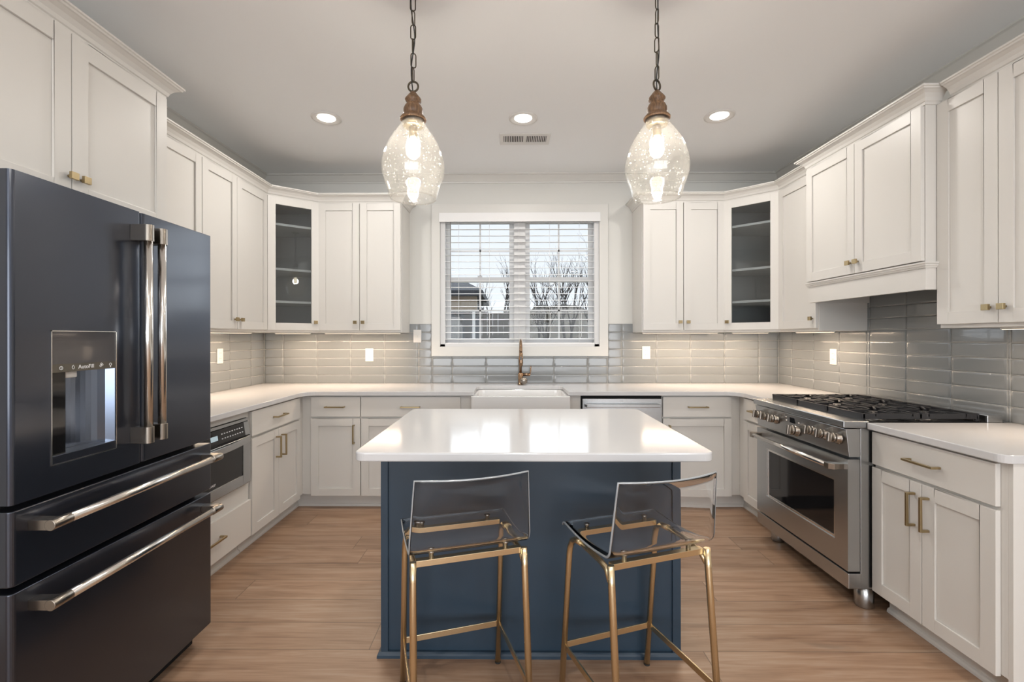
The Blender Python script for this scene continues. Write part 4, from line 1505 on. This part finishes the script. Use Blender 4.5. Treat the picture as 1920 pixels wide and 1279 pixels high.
# ------------------------------------------------------------------ bar stools
def make_stool():
    r = thing('bar_stool', '', 'stool', (0, 0, 0))
    tr = 0.0115
    legs = [(-0.186, 0.135, -0.192, 0.205), (0.186, 0.135, 0.185, 0.203), (-0.183, -0.128, -0.184, -0.188), (0.187, -0.140, 0.195, -0.190)]
    # far side is +y (toward the island), near side -y; x to the right
    zt = 0.606
    for sx in (-1, 1):
        pts = []
        yt, yf = 0.135, 0.203
        rad = 0.055
        # far leg up, bent into the side rail
        p_f = (sx * 0.190, yf, 0.0)
        pts = [p_f, (sx * 0.187, yf - (yf - yt) * 0.9, zt - rad)]
        MB().tube([(sx * 0.190, yf, 0.004), (sx * 0.187, 0.146, zt - 0.075), (sx * 0.186, 0.140, zt - 0.045), (sx * 0.184, 0.126, zt - 0.018), (sx * 0.183, 0.100, zt - 0.004), (sx * 0.182, 0.060, zt)], tr, 14).build('leg', M_GOLD, r)
        MB().tube([(sx * 0.190, -0.195, 0.004), (sx * 0.186, -0.143, zt - 0.05), (sx * 0.186, -0.138, zt + 0.012)], [tr, tr, tr * 0.95], 14).build('leg', M_GOLD, r)
        MB().tube([(sx * 0.182, 0.064, zt), (sx * 0.181, 0.0, zt - 0.004), (sx * 0.181, -0.07, zt - 0.006), (sx * 0.183, -0.110, zt - 0.012), (sx * 0.186, -0.135, zt - 0.040)], tr * 0.85, 12).build('side_rail', M_GOLD, r)
        for yy in (0.203, -0.195):
            MB().cyl((sx * 0.190, yy, 0.0), (sx * 0.190, yy, 0.006), tr * 1.05, 14).build('foot_cap', M_RUBBER, r)
    for yy, w_ in ((0.128, 0.172), (-0.120, 0.176)):
        MB().box(-w_, w_, yy - 0.012, yy + 0.012, zt + 0.002, zt + 0.010).box(-w_, w_, yy - 0.012, yy - 0.008, zt - 0.010, zt + 0.004).build('cross_bar', M_GOLD, r, bevel=0.001)
    # footrest: flat bars on three sides
    zf = 0.172
    fy = 0.186
    ny = -0.178
    MB().box(-0.187, 0.187, fy - 0.003, fy + 0.003, zf - 0.0115, zf + 0.0115).build('footrest', M_GOLD, r, bevel=0.001)
    for sx in (-1, 1):
        MB().box(sx * 0.189 - 0.003, sx * 0.189 + 0.003, ny, fy, zf - 0.0115, zf + 0.0115).build('side_stretcher', M_GOLD, r, bevel=0.001)
    # acrylic shell: one bent sheet, seat + back, curved across the width
    T = 0.010
    prof = []                 # (y, z, halfwidth, dish)
    prof.append((0.178, 0.626, 0.197, 0.0))
    prof.append((0.172, 0.6335, 0.197, 0.0))
    prof.append((0.160, 0.6375, 0.198, 0.0))
    for k in range(1, 8):
        prof.append((0.160 - k * 0.037, 0.6375 - 0.012 * math.sin(PI * k / 8), 0.198, 0.0))
    y_ = -0.120
    for k in range(1, 9):
        a = k / 8 * math.radians(81)
        prof.append((-0.120 - 0.048 * math.sin(a), 0.636 + 0.048 * (1 - math.cos(a)), 0.198, 0.015 * k / 8))
    yl, zl = prof[-1][0], prof[-1][1]
    H_ = 0.885 - zl
    for k in range(1, 8):
        t = k / 7
        prof.append((yl - 0.035 * t, zl + H_ * t, 0.198 - 0.013 * t, 0.015 + 0.022 * t))
    P2 = [(p[0], p[1]) for p in prof]
    nv = 15
    vs = []
    for i, (y, z, hw_, ds) in enumerate(prof):
        a = Vector(P2[max(i - 1, 0)])
        c = Vector(P2[min(i + 1, len(P2) - 1)])
        d_ = (c - a).normalized()
        nrm = Vector((d_.y, -d_.x))
        for s in (0, 1):
            for j in range(nv):
                t = j / (nv - 1) * 2 - 1
                hw2 = hw_
                bow = ds * (t * t) - ds * 0.5
                yy = y + nrm.x * T * s + bow * 1.0
                zz = z + nrm.y * T * s
                vs.append((t * hw2, yy, zz))
    fs = []
    m = len(prof)
    for i in range(m - 1):
        for j in range(nv - 1):
            a = i * 2 * nv + j
            c = (i + 1) * 2 * nv + j
            fs.append((a, a + 1, c + 1, c))
            fs.append((a + nv, c + nv, c + nv + 1, a + nv + 1))
        for j in (0, nv - 1):
            a = i * 2 * nv + j
            c = (i + 1) * 2 * nv + j
            fs.append((a, c, c + nv, a + nv))
    for i in (0, m - 1):
        for j in range(nv - 1):
            a = i * 2 * nv + j
            fs.append((a, a + 1, a + 1 + nv, a + nv))
    sh = MB().add(vs, fs, True).build('seat_shell', M_ACRYL, r)
    sh['label'] = 'clear acrylic seat and back'
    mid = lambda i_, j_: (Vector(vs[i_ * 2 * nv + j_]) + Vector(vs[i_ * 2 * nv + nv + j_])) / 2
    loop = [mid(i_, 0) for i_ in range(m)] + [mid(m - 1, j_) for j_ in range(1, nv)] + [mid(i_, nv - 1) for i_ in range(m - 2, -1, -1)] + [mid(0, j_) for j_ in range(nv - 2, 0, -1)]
    MB().tube(loop, 0.0036, 8, closed=True).build('edge_highlight', M_EDGE_HIGHLIGHT, sh)  # added tube, its pale colour paints a bright highlight around the sheet
    bv = sh.modifiers.new('bevel', 'BEVEL')
    bv.width, bv.segments, bv.limit_method, bv.angle_limit = 0.0025, 2, 'ANGLE', math.radians(50)
    for sx in (-1, 1):
        for yy in (0.128, -0.118):
            MB().lathe([(0, 0), (0.008, 0), (0.008, 0.016), (0.011, 0.0165), (0.011, 0.022), (0, 0.024)], (sx * 0.125, yy, zt + 0.010), 14).build('bolt', M_CHROME, r)
    return r


s1 = make_stool()
s1.location = (-0.174, 1.668, 0)
s1.rotation_euler = (0, 0, math.radians(17.5))
tag(s1, 'clear acrylic and gold bar stool in front of the left half of the island', 'stool', 'acrylic bar stools at the island')
s2 = copy_tree(s1)
s2.location = (0.440, 1.656, 0)
s2.rotation_euler = (0, 0, math.radians(19.5))
tag(s2, 'clear acrylic and gold bar stool at the right corner of the island', 'stool', 'acrylic bar stools at the island')


# ------------------------------------------------------------------ pendants
def make_pendant():
    r = thing('pendant_light', '', 'pendant light', (0, 0, 1.915))
    outer = [(0.095, 0.0), (0.103, 0.020), (0.110, 0.045), (0.121, 0.075), (0.130, 0.105), (0.1325, 0.135), (0.128, 0.165), (0.117, 0.200), (0.102, 0.235), (0.085, 0.265), (0.066, 0.292), (0.052, 0.312), (0.046, 0.332)]
    prof = outer + [(r_ - 0.004, h) for r_, h in reversed(outer)]
    MB().lathe(prof, n=56, close=True).build('glass_shade', M_SEED, r)
    MB().tube([(0.0945 * math.cos(2 * PI * k / 48), 0.0945 * math.sin(2 * PI * k / 48), 0.001) for k in range(48)], 0.0028, 8, closed=True).build('shade_rim', M_SEED, r)
    MB().lathe([(0, 0.331), (0.044, 0.331), (0.044, 0.305), (0.040, 0.303), (0, 0.303)], n=32).build('fitter', M_BRASS, r)
    w_ = [(0, 0.332), (0.054, 0.332), (0.055, 0.338), (0.048, 0.346), (0.040, 0.352), (0.039, 0.357), (0.041, 0.362), (0.0405, 0.378), (0.034, 0.392), (0.027, 0.400), (0.028, 0.404), (0.034, 0.411), (0.035, 0.418), (0.030, 0.426), (0.021, 0.437), (0.012, 0.448), (0.006, 0.453), (0, 0.453)]
    MB().lathe(w_, n=40).build('turned_wood_cap', M_TURN, r)
    MB().tube([(0.021 * math.cos(2 * PI * k / 32), 0, 0.474 + 0.021 * math.sin(2 * PI * k / 32)) for k in range(32)], 0.0042, 10, closed=True).build('ring', M_CHAIN, r)
    MB().cyl((0, 0, 0.300), (0, 0, 0.26), 0.018, 20).build('socket', M_BRASS, r)
    MB().lathe([(0.012, 0.262), (0.016, 0.250), (0.026, 0.225), (0.030, 0.205), (0.027, 0.185), (0.015, 0.172), (0, 0.170)], n=28).build('bulb', M_BULB, r)
    # chain
    z = 0.491
    link_h, gap = 0.066, 0.060
    k = 0
    l0 = None
    top = ZC - 1.915
    while z < top - 0.03:
        if l0 is None:
            w2, rr = 0.0105, 0.0024
            pts = []
            for a in range(9):
                t = PI * a / 8
                pts.append((w2 * math.cos(t), 0, link_h - w2 - rr + w2 * math.sin(t)))
            for a in range(9):
                t = PI + PI * a / 8
                pts.append((w2 * math.cos(t), 0, w2 + rr + w2 * math.sin(t)))
            l0 = MB().tube(pts, rr, 8, closed=True).build('chain_link', M_CHAIN, r)
            o = l0
        else:
            o = l0.copy()
            COL.objects.link(o)
            o.parent = r
        o.location = (0.0012 * math.sin(k * 2.1), 0, z)
        o.rotation_euler = (0, 0, (PI / 2 * 0.92 if k % 2 == 0 else 0.15) + 0.25 * math.sin(k * 1.3))
        z += gap
        k += 1
    cd = []
    zz = 0.456
    while zz < top - 0.02:
        cd.append((0.007 * math.sin(zz * 21), -0.006 + 0.005 * math.cos(zz * 27), zz))
        zz += 0.012
    MB().tube(cd, 0.0025, 8).build('cord', M_RUBBER, r)
    MB().lathe([(0, top - 0.010), (0.040, top - 0.009), (0.050, top - 0.004), (0.051, top - 0.0005), (0, top - 0.0005)], n=32).build('ceiling_canopy', M_CHAIN, r)
    return r


def bulb_light(x, y):
    d = bpy.data.lights.new('pendant_bulb_light', 'POINT')
    d.energy = 19
    d.color = (1.0, 0.93, 0.84)
    d.shadow_soft_size = 0.036
    o = bpy.data.objects.new('pendant_bulb_light', d)
    COL.objects.link(o)
    o.location = (x, y, 1.915 + 0.205)
    return o


p1 = make_pendant()
p1.location = (-0.411, 1.98, 1.915)
tag(p1, 'left seeded glass pendant with turned wood cap hanging over the island', 'pendant light', 'glass pendants over the island')
p2 = copy_tree(p1)
p2.location = (0.616, 1.98, 1.915)
p2.rotation_euler = (0, 0, 0.6)
tag(p2, 'right seeded glass pendant with turned wood cap hanging over the island', 'pendant light', 'glass pendants over the island')
bulb_light(-0.411, 1.98)
bulb_light(0.616, 1.98)


# ------------------------------------------------------------------ recessed lights
def make_downlight():
    r = thing('recessed_light', '', 'ceiling light', (0, 0, ZC))
    MB().lathe([(0.097, -0.0005), (0.096, -0.006), (0.086, -0.010), (0.078, -0.008), (0.062, -0.003), (0.058, -0.001), (0.05, -0.0005)], n=40).build('trim_ring', M_PLATE, r)
    MB().lathe([(0, -0.004), (0.056, -0.004), (0.060, -0.0008), (0.0, -0.0008)], n=32).build('lens', M_LED, r)
    return r


dl0 = make_downlight()
spots = [(-1.232, 3.130, 'leftmost of the three round recessed ceiling lights near the window wall'),
         (0.085, 3.150, 'middle round recessed ceiling light, in front of the ceiling vent'),
         (1.387, 3.128, 'rightmost of the three round recessed ceiling lights near the window wall')]
for i, (x, y, lab) in enumerate(spots):
    o = dl0 if i == 0 else copy_tree(dl0)
    o.location = (x, y, ZC)
    tag(o, lab, 'ceiling light', 'recessed ceiling lights')
for (x, y) in [(s[0], s[1]) for s in spots]:
    area_light('ceiling_area_light', (x, y, ZC - 0.012), (0, 0, 0), 0.11, 0.11, 9, SOFT)
for (x, y) in ((-1.3, 0.4), (0.085, 0.3), (1.4, 0.4), (-1.3, -1.6), (1.4, -1.6)):  # extra unseen lamps added over and behind the camera, without fixtures
    area_light('ceiling_area_light', (x, y, ZC - 0.012), (0, 0, 0), 0.14, 0.14, 9, SOFT)

# ceiling vent
vt = thing('ceiling_vent', 'white rectangular ceiling vent between the middle recessed light and window', 'vent', (0.106, 3.476, ZC))
b = MB()
vw, vd = 0.184, 0.095
b.box(-vw, vw, -vd, -0.062, -0.006, -0.0005).box(-vw, vw, 0.052, vd, -0.006, -0.0005)
b.box(-vw, -0.158, -0.062, 0.052, -0.006, -0.0005).box(0.158, vw, -0.062, 0.052, -0.006, -0.0005).box(-0.006, 0.006, -0.062, 0.052, -0.006, -0.0005)
b.build('frame', M_PLATE, vt, bevel=0.0015)
MB().box(-0.158, 0.158, -0.062, 0.052, -0.0012, -0.0006).build('dark_throat', M_DARK, vt)
v0 = None
for i in range(24):
    s = -1 if i < 12 else 1
    x = -0.151 + (i % 12) * 0.0128 if i < 12 else 0.010 + (i % 12) * 0.0128
    if v0 is None:
        v0 = MB().box(-0.0030, 0.0030, -0.062, 0.052, -0.0055, -0.0045).build('slat', M_PLATE, vt)
        q = v0
    else:
        q = v0.copy()
        COL.objects.link(q)
        q.parent = vt
    q.location = (x, 0, 0)

# ------------------------------------------------------------------ outside the window
struct(MB().box(-30, 30, YB + 0.4, 60, -0.75, -0.7).build('ground', M_LAWN))
# hill with brush
b = MB()
nx, ny_ = 60, 14
vs, fs = [], []
rnd = random.Random(3)
for j in range(ny_ + 1):
    for i in range(nx + 1):
        x = -22 + 44 * i / nx
        y = 12.5 + 14 * j / ny_
        h = -0.7 + 3.2 * (j / ny_) ** 0.8 * (1.0 + 0.25 * math.sin(x * 0.6)) * (0.55 + 0.45 * min(1, max(0, (x + 4) / 6))) + (rnd.random() - 0.5) * 0.5 * (j > 0)
        vs.append((x, y, h))
for j in range(ny_):
    for i in range(nx):
        a = j * (nx + 1) + i
        fs.append((a, a + 1, a + nx + 2, a + nx + 1))
b.add(vs, fs, True)
o = b.build('hillside', M_BRUSH, recalc=False)
struct(o)


def bare_tree(x, y, z, h, seed, spread, n_l=5):
    rn = random.Random(seed)
    b = MB()

    def grow(p, d, ln, r, lv):
        pts = [p]
        q = p.copy()
        dd = d.copy()
        seg = 3
        for _ in range(seg):
            dd = (dd + Vector((rn.uniform(-1, 1), rn.uniform(-1, 1), rn.uniform(-0.2, 0.6))) * 0.13).normalized()
            q = q + dd * (ln / seg)
            pts.append(q.copy())
        b.tube(pts, [r * (1 - 0.45 * i / seg) for i in range(seg + 1)], 5 if lv < 2 else 4, caps=False)
        if lv >= n_l:
            return
        nb = 3 if lv < 3 else 2
        for k in range(nb):
            t = rn.uniform(0.45, 1.0)
            bp_ = pts[min(seg, max(1, int(round(t * seg))))]
            nd = (dd + Vector((rn.uniform(-1, 1), rn.uniform(-1, 1), rn.uniform(-0.1, 0.7))) * spread).normalized()
            grow(bp_, nd, ln * rn.uniform(0.58, 0.8), r * 0.52, lv + 1)
    grow(Vector((0, 0, 0)), Vector((0, 0, 1)), h * 0.36, 0.0155 * h, 0)
    o = b.build('bare_tree', M_BARK, recalc=False)
    o.location = (x, y, z)
    return o


tr = [(-2.75, 19.0, 0.2, 3.9, 'low bare tree rising behind the neighbour roof at the window left'),
      (-1.25, 17.0, 0.2, 3.6, 'low spreading bare tree behind the fence in the left window half'),
      (-0.25, 14.5, 0.0, 4.6, 'leaning bare tree just left of the window centre post'),
      (0.95, 14.0, 0.0, 4.3, 'dark bare tree just right of the window centre post'),
      (1.25, 19.5, 0.8, 4.0, 'slim distant bare tree right of the window centre post'),
      (1.75, 15.0, 0.0, 4.5, 'slim bare tree in the middle of the right window half'),
      (2.25, 17.6, 0.4, 4.6, 'bare tree right of the middle of the right window half'),
      (2.35, 13.6, 0.0, 4.2, 'nearest slim bare tree in the right window half'),
      (2.80, 15.6, 0.0, 5.0, 'tallest bare tree near the right window edge'),
      (3.35, 18.4, 0.6, 4.6, 'distant bare tree by the right window edge'),
      (2.70, 13.0, 0.0, 4.0, 'bare tree at the right edge of the window view')]
for i, (x, y, z, h, lab) in enumerate(tr):
    o = bare_tree(x, y, z, h, 11 + i * 5, 0.50, 5)
    tag(o, lab, 'tree', 'bare trees beyond the window')

# fence
fe = thing('wooden_fence', 'weathered wooden privacy fence outside the left window half', 'fence', (-1.0, 12.5, -0.7))
b = MB()
x = -2.6
while x < 1.02:
    b.box(x, x + 0.135, -0.012, 0.012, 0.02, 2.70 + 0.02 * math.sin(x * 9))
    x += 0.142
b.build('boards', M_FENCE, fe)
for x in (-2.55, -0.8, 0.98):
    MB().box(x, x + 0.09, 0.013, 0.10, 0, 2.75).build('post', M_FENCE, fe)
for z in (0.4, 2.0):
    MB().box(-2.6, 1.07, 0.0131, 0.05, z, z + 0.09).build('rail', M_FENCE, fe)

# neighbouring house with a covered porch
ho = thing('neighbour_house', 'neighbouring house with dark shingle roof and tan porch at the window left', 'house', (-2.0, 8.6, -0.7))
b = MB()
b.add([(-2.4, -0.2, 2.78), (1.50, -0.2, 2.78), (1.50, 2.6, 2.78), (-2.4, 2.6, 2.78), (-2.4, -0.2, 2.88), (1.50, -0.2, 2.88), (1.50, 2.6, 2.88), (-2.4, 2.6, 2.88), (-2.4, 1.2, 3.28), (0.90, 1.2, 3.28)],
      [(3, 2, 1, 0), (0, 1, 5, 4), (1, 2, 6, 5), (2, 3, 7, 6), (3, 0, 4, 8, 7), (4, 5, 9, 8), (5, 6, 9), (6, 7, 8, 9)])
b.build('roof', M_ROOF, ho)
MB().box(-2.4, 1.38, -0.05, 0.15, 2.52, 2.779).build('porch_beam', M_TAN, ho)
MB().box(-2.4, 1.30, 2.3, 2.5, 0, 2.779).build('wall', M_HDARK, ho)
MB().box(0.62, 1.08, -0.1, 0.36, 0, 2.40).build('brick_pier', M_HBRICK, ho)
MB().box(1.15, 1.27, -0.02, 0.10, 0, 2.52).build('post', M_RUBBER, ho)
b = MB()
b.tube([(1.21, 0.04, 2.20), (1.42, 0.04, 2.5)], 0.03, square=True).tube([(1.21, 0.04, 2.20), (0.95, 0.04, 2.5)], 0.03, square=True)
b.build('brace', M_RUBBER, ho)
MB().box(1.30, 1.35, -0.06, -0.01, 0, 2.5).build('downspout', M_VINYL, ho)
